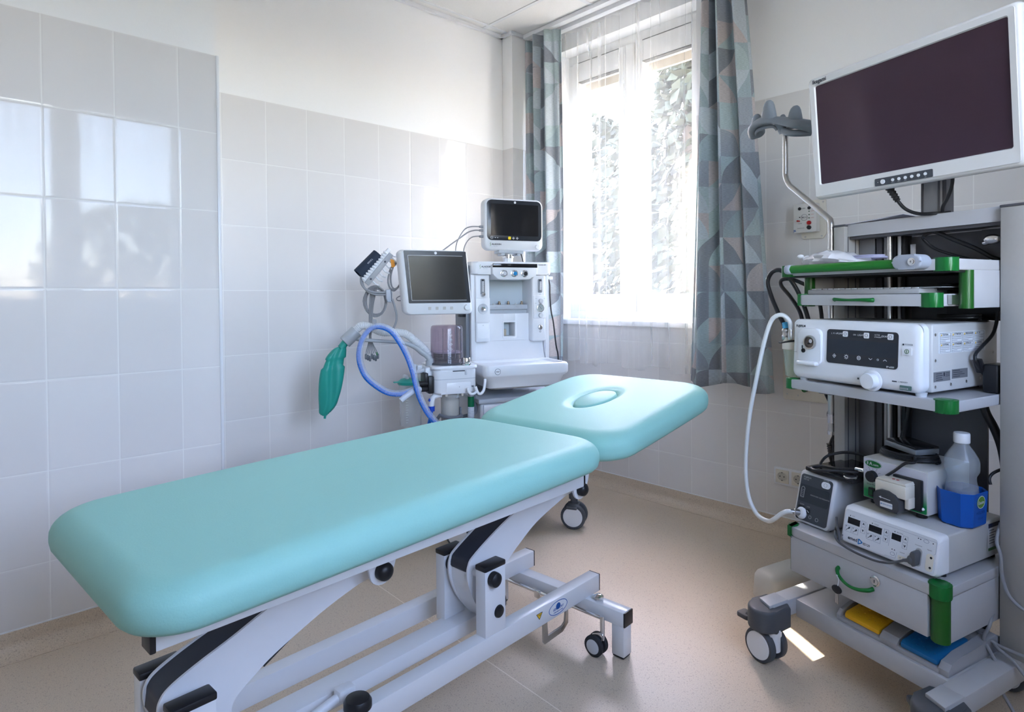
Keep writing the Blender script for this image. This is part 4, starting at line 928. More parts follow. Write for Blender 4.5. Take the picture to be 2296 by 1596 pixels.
# ------------------------------------------------------------------ carbon dioxide regulator
R_ = thing('gas_regulator', 'small white gas regulator with a dark front, left end of the drawer top', 'gas regulator', FK, (.05, .3, .405))
def rgv(z): return .176+.042*((z-.408)/.155)
rows = []
for ins, dv in ((.010, -.003), (.003, 0), (0, .006)):
    row = []
    for x, y in rr(.137-2*ins, .157-2*ins, .014, 7, 0, 0): z = .486+y; row.append((.050+x, rgv(z)+dv, z))
    rows.append(row)
for v in (.25, .44):
    rows.append([(.050+x, v, .486+y) for x, y in rr(.137, .157, .014, 7)])
rows.append([(.050+x, .445, .486+y) for x, y in rr(.127, .147, .012, 7)])
rb = part('housing', G().loft(rows), mat('regulator_housing', (.60, .61, .64), .35, noise=.02), R_, FK, 45)
upR = Vector((0, .042, .155)).normalized(); plR = ((.050, rgv(.486)-.0032, .486), (1, 0, 0), tuple(upR))
fp = part('front_panel', G().plate(plR, rr(.116, .143, .010, 6), -.001, .0016), mat('regulator_front', (.055, .06, .07), .4), R_, FK)
part('panel_band', G().plate(plR, rr(.110, .054, .006, 4, -.002, .012), 0, .0020), mat('regulator_band', (.033, .037, .045), .35), fp, FK)
part('power_button', G().plate(plR, rr(.030, .020, .0098, 6, .036, .055), 0, .005), PLASTIC, fp, FK)
g = G().text(plR, [('FUJIFILM', .0075, -.048, .062), ('GW-100', .0055, -.048, .055), ('POWER', .0055, .025, .069), ('ENDOSCOPIC CO2 REGULATOR', .0048, -.014, .012), ('FLOW', .0055, -.046, -.024), ('LOW', .0048, -.020, -.026)], .0023)
g.ring(plR, .036, .055, .006, .001, .0058)
for a, b_ in (((-.050, .027), (-.050, -.002)), ((-.038, .027), (-.038, -.002)), ((-.050, -.002), (-.038, -.002)), ((-.050, .027), (-.046, .031)), ((-.038, .027), (-.042, .031)), ((-.046, .031), (-.042, .031))): g.line(plR, a, b_, .001, .0026)
for k in range(5): g.line(plR, (-.048, .001+.005*k), (-.040, .001+.005*k), .0008, .0026)
g.ring(plR, -.003, -.055, .005, .0008, .0022); g.ring(plR, .022, -.056, .0055, .0008, .0022)
part('front_print', g, mat('pale_print', (.42, .43, .45), .5), fp, FK)
g = G().plate(plR, rr(.024, .017, .003, 4, -.040, -.036), 0, .003).plate(plR, rr(.014, .016, .003, 4, -.013, -.040), 0, .003); part('flow_button', g, BLACK, fp, FK)
g = G().line(plR, (-.047, -.040), (-.040, -.034), .0015, .0036).line(plR, (-.040, -.034), (-.034, -.034), .0015, .0036).line(plR, (-.034, -.034), (-.034, -.039), .0015, .0036).line(plR, (-.017, -.037), (-.009, -.043), .0012, .0036)
part('button_marks', g, WINK, fp, FK)
oR = Vector((.050-.035, rgv(.435)-.002, .4365)); nR = Vector((0, -.155, .042)).normalized()
oc = part('outlet', G().lathe([(.0185, 0), (.0185, .006), (.014, .011), (.010, .012)], oR, nR, 28), PLASTIC, fp, FK)
part('outlet_nipple', G().lathe([(.010, .010), (.010, .026), (.008, .028), (.0075, .04)], oR, nR+Vector((-.55, 0, -.1)), 20), STEEL, oc, FK)
for u in (0, .1):
    for v in (.2, .42): part('foot', G().cyl((u, v, .405), (u, v, .41), .008), BLACK, R_, FK)
# black pedal slab and its cord on the regulator
t_ = thing('flat_pedal', 'glossy black flat foot pedal lying on the small gas regulator', 'foot pedal', FK, (.09, .3, .565))
part('pedal_plate', G().prism([(.002, .215), (.06, .205), (.172, .215), (.172, .40), (.012, .43)], 'z', .5655, .580, .004, 3), mat('gloss_black', (.012, .012, .014), .12), t_, FK)
part('lens_rim', G().lathe([(.018, 0), (.021, .001), (.021, .004), (.018, .006), (.015, .003)], (.150, .235, .580), (.1, -.2, 1), 28), CHROME, t_, FK)
part('cord', G().tube(spline([(.16, .26, .592), (.12, .225, .592), (.085, .195, .588), (.055, .190, .583), (.035, .205, .584), (.05, .235, .588), (.10, .24, .592), (.15, .262, .600), (.165, .30, .615), (.14, .33, .628), (.08, .32, .628), (.042, .28, .615), (.035, .25, .595), (.045, .235, .584)], 8), .0046, 10), BLACK, t_, FK, 60)
part('cord_plug', G().cyl((.152, .262, .6), (.178, .258, .603), .007).sph((.182, .257, .604), (.009, .008, .007)), CHROME, t_, FK)

# ------------------------------------------------------------------ electrosurgical unit
S_ = thing('electrosurgical_unit', 'wide white electrosurgical unit with three small displays on the drawer top', 'electrosurgical unit', FK, (.32, .3, .405))
def esv(z): return .1415+.024*((z-.415)/.10)
rows = []
for ins, dv in ((.014, -.004), (.004, -.001), (0, .007)):
    rows.append([(.320+x, esv(.466+y)+dv, .466+y) for x, y in rr(.280-2*ins, .102-2*ins, .012, 6)])
rows.append([(.320+x, .195, .466+y) for x, y in rr(.280, .102, .010, 6)])
part('front_shell', G().loft(rows), PLASTIC, S_, FK, 45)
sb = part('housing', G().box((.181, .192, .4155), (.459, .478, .5165), .006, 3), mat('es_housing', (.50, .495, .48), .4, noise=.02), S_, FK)
upS = Vector((0, .024, .10)).normalized(); plS = ((.320, esv(.466)-.0042, .466), (1, 0, 0), tuple(upS)); q = lambda u, z: (u-.320, (z-.466)*1.028)
fp = part('front_panel', G().plate(plS, rr(.262, .088, .008, 5), -.001, .0008), mat('es_panel', (.66, .68, .72), .35, noise=.01), S_, FK)
for (u0, z0, u1, z1) in ((.200, .489, .238, .472), (.266, .489, .304, .472), (.333, .488, .359, .472)):
    part('display', G().plate(plS, [q(u0, z1), q(u1, z1), q(u1, z0), q(u0, z0)], 0, .0014), SCREEN, fp, FK)
g = G(); gi = G()
def kbox(u, z, w_, h_):
    x, y = q(u, z)
    for a, b_ in (((x-w_, y-h_), (x+w_, y-h_)), ((x-w_, y+h_), (x+w_, y+h_)), ((x-w_, y-h_), (x-w_, y+h_)), ((x+w_, y-h_), (x+w_, y+h_))): gi.line(plS, a, b_, .0006, .0011)
for u in (.249, .317, .3705):
    for z, s_ in ((.483, 1), (.466, -1)):
        x, y = q(u, z); g.plate(plS, [(x-.0035, y-.003*s_), (x, y-.001*s_), (x+.0035, y-.003*s_), (x, y+.0045*s_)], 0, .0012); kbox(u, z, .0065, .0075)
for u in (.204, .226, .272, .294):
    x, y = q(u, .457); g.line(plS, (x-.006, y-.005), (x+.001, y+.001), .0013, .0012); g.line(plS, (x, y), (x+.0055, y+.005), .0035, .0012); g.line(plS, (x+.001, y+.005), (x+.005, y+.001), .0012, .0012)
    kbox(u, .457, .0095, .0085); x, y = q(u-.0065, .4625); g.disc(plS, x, y, .0012, .0012, 10)
for u, z in ((.206, .494), (.274, .4935), (.340, .493), (.4035, .497), (.4095, .4965), (.4415, .496), (.3385, .447), (.3455, .447), (.190, .434)): x, y = q(u, z); g.disc(plS, x, y, .0015, .0012, 10)
g.text(plS, [('CUT', .0045, *q(.211, .494)), ('COAG', .0045, *q(.280, .4935)), ('BICOAG', .0045, *q(.346, .493)), ('neutral', .0045, *q(.360, .4475)), ('monopolar', .0042, *q(.397, .480)), ('bipolar', .0042, *q(.429, .478))], .0012)
part('panel_print', g, INK, fp, FK)
for uu in (.2605, .3275): a, b_ = q(uu, .488), q(uu, .452); gi.line(plS, a, b_, .0006, .0011)
x, y = q(.186, .427); gi.ring(plS, x, y, .0062, .0008, .0012); x, y = q(.424, .496); gi.ring(plS, x, y, .007, .0008, .0012, 20, .0045); x, y = q(.341, .436); gi.ring(plS, x, y, .0065, .0008, .0012, 20, .005)
for a, b_ in ((q(.275, .5015), q(.450, .5015)), (q(.450, .5015), q(.450, .4735)), (q(.450, .4735), q(.446, .470)), (q(.352, .4435), q(.350, .4275)), (q(.35, .4275), (.0, -.0415))): gi.line(plS, a, b_, .0005, .0011)
part('key_outlines', gi, mat('grey_blue_print', (.20, .24, .32), .5), fp, FK)
g = G().text(plS, [('emed', .0135, *q(.207, .434), 'LEFT', .0003), ('ES120', .0085, *q(.255, .432), 'LEFT', .0002)], .0012); part('maker_lettering', g, INK, fp, FK)
g = G(); x, y = q(.2455, .4335)
for a, b_ in (((-.005, -.007), (-.005, .007)), ((-.005, .007), (.007, 0)), ((.007, 0), (-.005, -.007))): g.line(plS, (x+a[0], y+a[1]), (x+b_[0], y+b_[1]), .003, .0012)
part('maker_mark', g, mat('logo_blue', (.01, .16, .45), .4), fp, FK)
x, y = q(.367, .4335); ns = part('neutral_socket', G().plate(plS, rr(.022, .011, .002, 3, x, y), 0, .001), CREAM, fp, FK)
part('socket_pins', G().disc(plS, x-.005, y, .0022, .003, 12).disc(plS, x+.004, y, .0022, .003, 12), STEEL, ns, FK)
x, y = q(.4085, .4515); part('monopolar_socket', G().plate(plS, rr(.018, .046, .0088, 6, x, y), 0, .001), mat('socket_recess', (.40, .41, .42), .4), fp, FK)
x, y = q(.438, .4485); bs = part('bipolar_socket', G().plate(plS, rr(.019, .044, .009, 6, x, y), 0, .0016), CREAM, fp, FK)
part('socket_holes', G().disc(plS, x+.003, y+.013, .003, .0022, 14).disc(plS, x+.003, y-.012, .003, .0022, 14), BLACK, bs, FK)
for u in (.20, .44):
    for v in (.20, .45): part('foot', G().cyl((u, v, .405), (u, v, .417), .010), BLACK, S_, FK)
pl = ((.459, 0, 0), (0, 1, 0), (0, 0, 1)); lb = part('side_label', G().plate(pl, [(.395, .435), (.455, .435), (.455, .508), (.395, .508)], 0, .0005), WINK, sb, FK)
g = G().plate(pl, [(.395, .497), (.455, .497), (.455, .508), (.395, .508)], 0, .0008)
for k in range(6): g.line(pl, (.399, .490-.007*k), (.425+.02*(k % 2), .490-.007*k), .0014, .0008)
part('label_print', g, mat('navy_print', (.01, .02, .07), .5), lb, FK)
part('label_band', G().plate(pl, [(.395, .435), (.455, .435), (.455, .4425), (.395, .4425)], 0, .0008), DKGREEN, lb, FK)
# its grey pedal lead: plug, cable and tangle
pg = thing('grey_lead', 'dark grey lead plugged into the electrosurgical unit, its slack tangled at the left', 'lead', FK, (.40, .13, .42))
part('plug', G().prism(rr(.014, .038, .0065, 5, .4075, .451), 'v', .120, .150, .003).sph((.400, .126, .4455), (.009, .011, .012)).cyl((.399, .122, .445), (.384, .118, .440), .0055, .0035), GREYRUB, pg, FK)
part('wire', G().tube(spline([(.386, .118, .4405), (.37, .108, .432), (.35, .106, .4225), (.32, .104, .416), (.285, .104, .4145), (.25, .106, .415), (.22, .108, .418), (.195, .112, .423), (.178, .122, .432), (.165, .140, .436), (.158, .148, .428), (.165, .145, .417), (.182, .135, .420), (.180, .138, .436), (.166, .150, .447), (.156, .155, .437), (.160, .150, .420), (.175, .136, .415), (.187, .128, .424), (.178, .135, .440), (.163, .152, .455), (.152, .165, .470)], 7), .0033, 8), mat('lead_grey', (.07, .072, .08), .5), pg, FK, 60)

# ------------------------------------------------------------------ water pump, bottle, pedal
U_ = thing('water_pump', 'white and green peristaltic pump standing on the electrosurgical unit', 'water pump', FK, (.283, .33, .517))
pb = part('housing', G().box((.188, .243, .531), (.380, .46, .651), .003), mat('pump_housing', (.55, .54, .51), .4, noise=.02), U_, FK)
pl = ((.284, .2425, .591), (1, 0, 0), (0, 0, 1))
pm = bpy.data.materials.new('pump_front'); pm.use_nodes = True; t = pm.node_tree; b = t.nodes['Principled BSDF']; b.inputs['Roughness'].default_value = .35
gp = nd(t, 'ShaderNodeNewGeometry'); sx = nd(t, 'ShaderNodeSeparateXYZ'); t.links.new(gp.outputs['Position'], sx.inputs[0])
rp = nd(t, 'ShaderNodeValToRGB'); e = rp.color_ramp.elements; e[0].position = .2; e[0].color = (.0, .26, .06, 1); e[1].position = .55; e[1].color = (.60, .60, .66, 1)
t.links.new(math_(t, 'DIVIDE', math_(t, 'SUBTRACT', sx.outputs['Z'], .531), .12), rp.inputs[0]); t.links.new(rp.outputs[0], b.inputs['Base Color'])
fp = part('front_plate', G().plate(pl, rr(.186, .114, .003, 3), -.001, .0008), pm, U_, FK)
el = part('maker_oval', G().plate(pl, circ(.027, 36, -.063, .044, .0115), 0, .0012), GREEN, fp, FK)
part('oval_print', G().ring(pl, -.063, .044, .0262, .001, .0016, 36, .0108).text(pl, [('E', .011, -.083, .044, 'LEFT', .0002), ('A', .015, -.070, .044, 'CENTER'), ('xaim', .009, -.063, .043)], .0015), WINK, el, FK)
part('speed_knob', G().lathe([(.0165, 0), (.0165, .012), (.0150, .015), (.001, .0155)], (.220, .2415, .600), (0, -1, 0), 26), BLACK, fp, FK)
g = G()
for k in range(9):
    a = rad(150-30*k); g.line(pl, (-.064+.0185*cos(a), .009+.0185*sin(a)), (-.064+.022*cos(a), .009+.022*sin(a)), .0009, .0012); g.text(pl, [(str(10*k+10), .0042, -.064+.0255*cos(a), .009+.0255*sin(a), 'CENTER')], .0012)
g.text(pl, [('Speed Control', .0065, -.064, -.017, 'CENTER'), ('ON', .0045, -.066, -.025, 'CENTER'), ('OFF', .0045, -.066, -.054, 'CENTER')], .0012)
part('dial_print', g, INK, fp, FK)
sw = part('power_switch', G().box((.208, .237, .540), (.228, .243, .565), .0015), BLACK, fp, FK)
part('switch_rocker', G().box((.213, .234, .544), (.223, .238, .561), .001), mat('switch_green', (.01, .10, .03), .3), sw, FK)
part('pump_back_plate', G().box((.288, .229, .541), (.369, .243, .626), .003), BLACK, U_, FK)
ph = part('pump_head', G().box((.262, .185, .575), (.352, .232, .612), .004).prism([(.262, .612), (.270, .619), (.348, .619), (.352, .612)], 'v', .187, .232, .002).box((.340, .200, .547), (.352, .232, .578), .002), CREAM, U_, FK)
g = G(); cov_ = [(.262, .552), (.262, .572), (.270, .583), (.285, .589), (.305, .589), (.325, .582), (.337, .568), (.338, .545), (.332, .533), (.285, .535), (.27, .54)]
pc = part('roller_cover', G().prism(cov_, 'v', .176, .232, .003), mat('pump_cover', (.05, .05, .055), .4), U_, FK)
plc = ((.300, .1759, .560), (1, 0, 0), (0, 0, 1))
part('direction_arrow', G().line(plc, (-.016, .008), (.014, .006), .0016).plate(plc, [(-.020, .0083), (-.013, .0115), (-.013, .005)], 0, .0006), WINK, pc, FK)
lbp = part('cover_label', G().plate(plc, rr(.036, .015, .002, 3, .002, -.010), 0, .0005), WINK, pc, FK)
part('label_print', G().text(plc, [('ERBRICHFORM', .0048, .004, -.009, 'CENTER')], .0008).disc(plc, -.0125, -.009, .0016, .0009, 12), mat('logo_blue', (.01, .16, .45), .4), lbp, FK)
part('head_marks', G().disc(((.318, .205, .6195), (1, 0, 0), (0, 1, 0)), 0, 0, .004).disc(((.306, .205, .6195), (1, 0, 0), (0, 1, 0)), 0, 0, .004), RED, ph, FK)
part('foot', G().cyl((.215, .265, .517), (.215, .265, .5315), .014), BLACK, U_, FK); part('foot', G().cyl((.352, .265, .517), (.352, .265, .5315), .014), BLACK, U_, FK)
part('foot', G().cyl((.215, .44, .517), (.215, .44, .5315), .014), BLACK, U_, FK); part('foot', G().cyl((.352, .44, .517), (.352, .44, .5315), .014), BLACK, U_, FK)
part('lock_tab', G().sph((.366, .238, .5485), (.008, .005, .005)), PLASTIC, U_, FK)
part('dark_inlet', G().box((.238, .234, .541), (.263, .243, .566), .002), BLACK, U_, FK)
# pedal with coiled cord on the pump
f_ = thing('metal_pedal', 'grey metal foot pedal with a black top lying on its coiled cord on the pump', 'foot pedal', FK, (.28, .36, .652))
rot = Matrix.Translation(Vector((.272, .352, .684))) @ Matrix.Rotation(rad(-16), 4, 'Z') @ Matrix.Rotation(rad(2), 4, 'Y')
part('pedal_base', G().box((-.058, -.042, -.008), (.058, .042, .008), .002), mat('pedal_metal', (.24, .26, .28), .4, .3), f_, FK @ rot)
part('pedal_tread', G().box((-.056, -.040, .0085), (.056, .043, .014), .002), mat('gloss_black', (.012, .012, .014), .12), f_, FK @ rot)
cc = []
for i in range(76):
    a = i*.36; k = 1+.10*sin(i*.7); cc.append((.272+.078*k*cos(a)*(1 if i % 9 else 1.02), .340+.050*k*sin(a), .6555+.0042*(i/17)))
cc += [(.335, .262, .668), (.32, .238, .662), (.295, .226, .636), (.268, .22, .61), (.248, .222, .58), (.243, .23, .556), (.25, .237, .55)]
part('cord', G().tube(spline(cc, 4), .0043, 8), BLACK, f_, FK, 60)
# blue holder and bottle
bh = thing('bottle_holder', 'bright blue plastic bottle holder on the right end of the electrosurgical unit', 'bottle holder', FK, (.43, .33, .517))
def octo(s): cx, cy, w_, h_, c = .4255, .325, .094*s, .112*s, .022*s; return [(cx-w_/2+c, cy-h_/2), (cx+w_/2-c, cy-h_/2), (cx+w_/2, cy-h_/2+c), (cx+w_/2, cy+h_/2-c), (cx+w_/2-c, cy+h_/2), (cx-w_/2+c, cy+h_/2), (cx-w_/2, cy+h_/2-c), (cx-w_/2, cy-h_/2+c)]
rows = [[(x, y, .518) for x, y in octo(.90)], [(x, y, .522) for x, y in octo(.96)], [(x, y, .608) for x, y in octo(1.04)], [(x, y, .609) for x, y in octo(1.02)], [(x, y, .605) for x, y in octo(.98)], [(x, y, .524) for x, y in octo(.90)]]
part('tub', G().loft(rows), BLUEPL, bh, FK, 25)
e0 = Vector((.4725, .305, .592)); pl = ((.4738, .318, .585), (0, 1, 0), (.03, 0, 1))
ov = part('maker_oval', G().plate(pl, circ(.020, 30, .006, 0, .017), 0, .0010), mat('leaf_green', (.10, .24, .02), .4), bh, FK)
part('oval_print', G().ring(pl, .006, 0, .0195, .0012, .0014, 30, .0165).text(pl, [('Exaim', .012, .006, -.001, 'CENTER', .0002)], .0014), WINK, ov, FK)
part('holder_print', G().text(pl, [('HOLDER', .011, .006, -.028, 'CENTER'), ('CE 0123', .007, .006, -.043, 'CENTER')], .0006), mat('deep_blue_print', (.003, .03, .18), .5), bh, FK)
wbt = thing('water_bottle', 'translucent water bottle with a white cap standing in the blue holder', 'bottle', FK, (.4255, .325, .525))
pr = [(.0385, .527), (.0400, .532), (.0405, .60), (.0385, .618), (.0345, .634), (.0350, .646), (.0410, .656), (.0425, .664), (.0425, .682), (.0400, .692), (.030, .710), (.020, .724), (.0175, .730), (.0172, .736)]
part('bottle_body', G().lathe(pr, (.4255, .325, 0), n=36), glassy('bottle_plastic', (.80, .85, .89), .76, .15), wbt, FK, 60)
part('water', G().lathe([(.0005, .529), (.0375, .529), (.0390, .534), (.0395, .598), (.0375, .614), (.0005, .614)], (.4255, .325, 0), n=36), glassy('blue_water', (.35, .58, .80), .80), wbt, FK, 60)
g = G(); n = 40
g.lathe([(.0195, .733), (.0200, .735), (.0200, .756), (.0185, .7595), (.001, .7605)], (.4255, .325, 0), n=n); part('cap', g, PLASTIC, wbt, FK)
cable('rear_hose', [(.415, .455, .838), (.425, .455, .80), (.443, .46, .761), (.458, .465, .715), (.465, .47, .667), (.470, .475, .60)], .012, BLACK, FK, 'thick black hose hanging behind the bottle at the right upright')
cable('slanting_hose', [(.218, .455, .836), (.212, .45, .80), (.203, .445, .74), (.194, .44, .69), (.19, .435, .665)], .008, BLACK, FK, 'straight black hose slanting down behind the pump')
cable('bottle_lead', [(.476, .37, .625), (.472, .372, .64), (.474, .385, .652), (.482, .41, .661), (.488, .44, .664), (.489, .47, .666)], .004, BLACK, FK, 'thin black lead curving from the bottle holder to the right upright')
# foot switch on the base
w_ = thing('foot_switch', 'grey double foot switch with yellow and blue pedals on the cart base', 'foot switch', FK, (.32, .25, .176))
fsm = mat('switch_grey', (.36, .36, .37), .5, noise=.03)
prf = [(.145, .177), (.145, .186), (.150, .189), (.190, .190), (.30, .190), (.33, .215), (.38, .222), (.42, .205), (.425, .177)]
prc = [(.145, .177), (.145, .192), (.16, .206), (.21, .214), (.30, .214), (.34, .222), (.38, .224), (.42, .205), (.425, .177)]
g = G().prism(prf, 'u', .172, .470, .002)
for u0, u1 in ((.165, .178), (.300, .350), (.458, .486)): g.prism(prc, 'u', u0, u1, .003)
part('switch_body', g, fsm, w_, FK, 30)
for u0, u1, M, nm in ((.190, .297, YELLOW, 'yellow'), (.358, .455, mat('pedal_blue', (.005, .14, .36), .45), 'blue')):
    p_ = part('pedal', G().prism([(.150, .192), (.150, .203), (.158, .209), (.29, .222), (.30, .218), (.30, .192)], 'u', u0, u1, .003), M, w_, FK, 30, label=nm+' pedal')
    g = G()
    for i in range(7):
        for j in range(3): g.sph((u0+.014+(u1-u0-.028)*i/6, .166+.022*j+.008*(i % 2), .2103+.0022*j), (.0028, .0028, .0012), 8, 6)
    part('grip_studs', g, M, p_, FK)
# cables at the lower right
cable('grey_cable', [(.487, .40, .52), (.490, .372, .48), (.502, .366, .446), (.506, .365, .394), (.522, .365, .349), (.556, .365, .326), (.60, .37, .315)], .0045, GREYCAB, FK, 'grey cable curving down in front of the right upright beside the drawer unit')
cable('grey_cable', [(.47, .43, .30), (.485, .36, .28), (.490, .335, .262), (.480, .33, .232), (.482, .33, .215), (.497, .33, .193), (.512, .33, .165), (.524, .325, .113), (.558, .32, .061), (.565, .28, .008), (.60, .2, .006)], .0045, GREYCAB, FK, 'grey cable falling over the right base leg of the cart to the floor')
cable('grey_cable', [(.42, .42, .235), (.445, .36, .225), (.498, .352, .213), (.530, .352, .212), (.575, .352, .212), (.63, .38, .18)], .0045, GREYCAB, FK, 'grey cable leaving the foot switch and passing in front of the right upright')
cable('grey_cable', [(.455, .40, .215), (.49, .355, .212), (.509, .342, .208), (.541, .342, .195), (.567, .342, .172), (.61, .36, .12)], .0045, GREYCAB, FK, 'lowest grey cable slanting over the right base leg')
cable('black_cable', [(.40+.03*cos(a*.8), .44+.022*sin(a*.8), .182+.0015*a) for a in range(20)], .005, BLACK, FK, 'black cable bundle behind the foot switch on the cart base')
# mains leads through the clamp on the left upright
for i, (a, b_, lab) in enumerate(((-.022, 0, 'nearest the upright'), (-.040, .004, 'in the middle of the clamp'), (-.057, .0, 'at the outer end of the clamp'))):
    cable('mains_lead', [(a, .40+b_, .836), (a-.004, .398+b_, .80), (a-.010+.012*i, .40, .76), (-.052+.006*i, .405, .715), (-.036-.012*(i-1), .41, .675), (-.050+.012*i, .415, .62), (-.055+.012*i, .42, .57), (-.045+.010*i, .44, .49), (-.03+.01*i, .47, .37), (.0+.01*i, .52, .205)], .0048, BLACK, FK, 'black mains lead '+lab+' on the left upright', extra=(strain((-.056, .418, .615), (-.052, .42, .565), .011) if i == 1 else None))
# holed bracket seen through the gap over the processor
g = G().box((.30, .49, 1.058), (.46, .494, 1.10)); 
solo('perforated_panel', g, BLACK, FK, None, 'black rear panel strip in the gap above the white processor', 'panel')
solo('floor_box', G().loft([[(-.250+x, .41+y, z) for x, y in rr(.125-2*i, .24-2*i, .03, 6)] for i, z in ((.004, .002), (0, .012), (.004, .085), (.010, .098), (.020, .106), (.028, .108))]), mat('ivory_box', (.62, .60, .56), .45, noise=.01), FK, None, 'rounded ivory plastic box on the floor behind the left cart castor', 'box', ang=50)

# ------------------------------------------------------------------ things on the window wall
s_ = thing('alarm_panel', 'white wall mounted gas alarm panel with red and black buttons, behind the steel pole', 'alarm panel', FW, (1.82, 0, 1.39))
part('back_plate', G().prism([(1.793, 1.565), (1.888, 1.560), (1.892, 1.41), (1.878, 1.388), (1.79, 1.388), (1.782, 1.40), (1.782, 1.55)], 'v', -.012, 0, .002), CREAM, s_, FW)
pb = part('panel_box', G().box((1.763, -.052, 1.416), (1.864, -.011, 1.545), .003), mat('panel_ivory', (.68, .66, .62), .4, noise=.01), s_, FW)
for x, z in ((1.80, 1.398), (1.872, 1.398), (1.805, 1.556), (1.878, 1.55)): part('mounting_screw', G().cyl((x, -.014, z), (x, -.011, z), .004), STEEL, s_, FW)
pl = ((1.8135, -.0521, 1.4805), (1, 0, 0), (0, 0, 1))
part('sensor_hole', G().disc(pl, -.0225, .043, .0072, .001).disc(pl, .0195, .043, .0072, .001).disc(pl, -.0225, .004, .0025, .001), BLACK, pb, FW)
part('indicator_lamp', G().disc(pl, .0195, .028, .0026, .002, 12).disc(pl, .0195, .013, .0026, .002, 12).disc(pl, .0195, -.002, .0026, .002, 12), mat('lamp_green', (.02, .08, .03), .3), pb, FW)
part('red_button', G().lathe([(.0095, 0), (.0095, .003), (.008, .009), (.001, .0105)], (1.833, -.052, 1.457), (0, -1, 0)), RED, pb, FW)
part('black_button', G().lathe([(.0095, 0), (.0095, .003), (.008, .009), (.001, .0105)], (1.833, -.052, 1.436), (0, -1, 0)), BLACK, pb, FW)
part('toggle', G().cyl((1.790, -.052, 1.468), (1.787, -.062, 1.468), .003).sph((1.786, -.064, 1.468), .004), RED, pb, FW)
g = G().ring(pl, -.002, .002, .0145, .0009, .001).text(pl, [('SIC-3', .0095, -.002, .002, 'CENTER', .0002), ('UZEM', .006, -.013, .043), ('CLEAR', .0058, -.029, -.024), ('NYOMTATAS', .0052, -.0325, -.0455)], .0008)
part('panel_print', g, INK, pb, FW)
part('red_print', G().text(pl, [('ALARM', .0045, .026, .028), ('ALARM', .0045, .026, .013), ('ALARM', .0045, .026, -.002)], .0008), RED, pb, FW)
part('blue_mark', G().text(pl, [('K', .012, -.046, -.056, 'LEFT', .0004)], .0008).line(pl, (-.0485, -.063), (-.0485, -.050), .0015), mat('blue_print', (.01, .09, .36), .5), pb, FW)
part('panel_lead', G().tube([(1.87, -.004, 1.56), (1.872, -.004, 1.75), (1.873, -.004, 2.0), (1.873, -.004, 2.07)], .004, 8), CREAM, s_, FW)
w_ = thing('wall_cover_plate', 'large ivory screwed cover plate on the wall behind the processor shelf', 'cover plate', FW, (1.82, 0, .645))
cpp = part('plate', G().prism(rr(.26, .245, .012, 5, 1.825, .767), 'v', -.010, 0, .003), CREAM, w_, FW)
for x, z in ((1.715, .86), (1.715, .67), (1.765, .668), (1.93, .86)): part('plate_screw', G().cyl((x, -.012, z), (x, -.0095, z), .004), STEEL, w_, FW)
part('plate_valve', G().cyl((1.80, -.03, .70), (1.80, -.009, .70), .012), DKGREEN, w_, FW)
w_ = thing('wall_socket', 'white double mains socket low on the tiled wall behind the cart', 'wall socket', FW, (1.73, 0, .235))
part('socket_frame', G().prism(rr(.155, .082, .004, 4, 1.7275, .276), 'v', -.009, 0, .002), PLASTIC, w_, FW)
for x in (1.690, 1.765):
    ins = part('insert', G().prism(rr(.062, .062, .003, 4, x, .276), 'v', -.0115, -.008, .001), CREAM, w_, FW)
    part('socket_rim', G().loft([[(x+r*cos(2*pi*k/32), -.0113-h, .276+r*sin(2*pi*k/32)) for k in range(32)] for r, h in ((.0232, 0), (.0228, .0028), (.0210, .0030), (.0202, .0004))], cap=False), CREAM, ins, FW)
    part('socket_well', G().cyl((x, -.0110, .276), (x, -.0119, .276), .0203, n=32), mat('well_ivory', (.50, .48, .42), .5), ins, FW)
    part('socket_holes', G().cyl((x-.0095, -.0125, .276), (x-.0095, -.009, .276), .0028).cyl((x+.0095, -.0125, .276), (x+.0095, -.009, .276), .0028).box((x-.002, -.0128, .292), (x+.002, -.009, .297)).box((x-.002, -.0128, .255), (x+.002, -.009, .260)), BLACK, ins, FW)

# ------------------------------------------------------------------ anaesthesia machine in the corner
mw_ = mat('machine_white', (.70, .71, .73), .32, noise=.01); mgy = mat('machine_grey', (.42, .445, .48), .38, noise=.02); mdk = mat('machine_slate', (.16, .175, .20), .4, noise=.03)
A_ = thing('anaesthesia_machine', 'white anaesthesia workstation on castors in the corner by the window', 'anaesthesia machine', FM, (-.3, .25, 0))
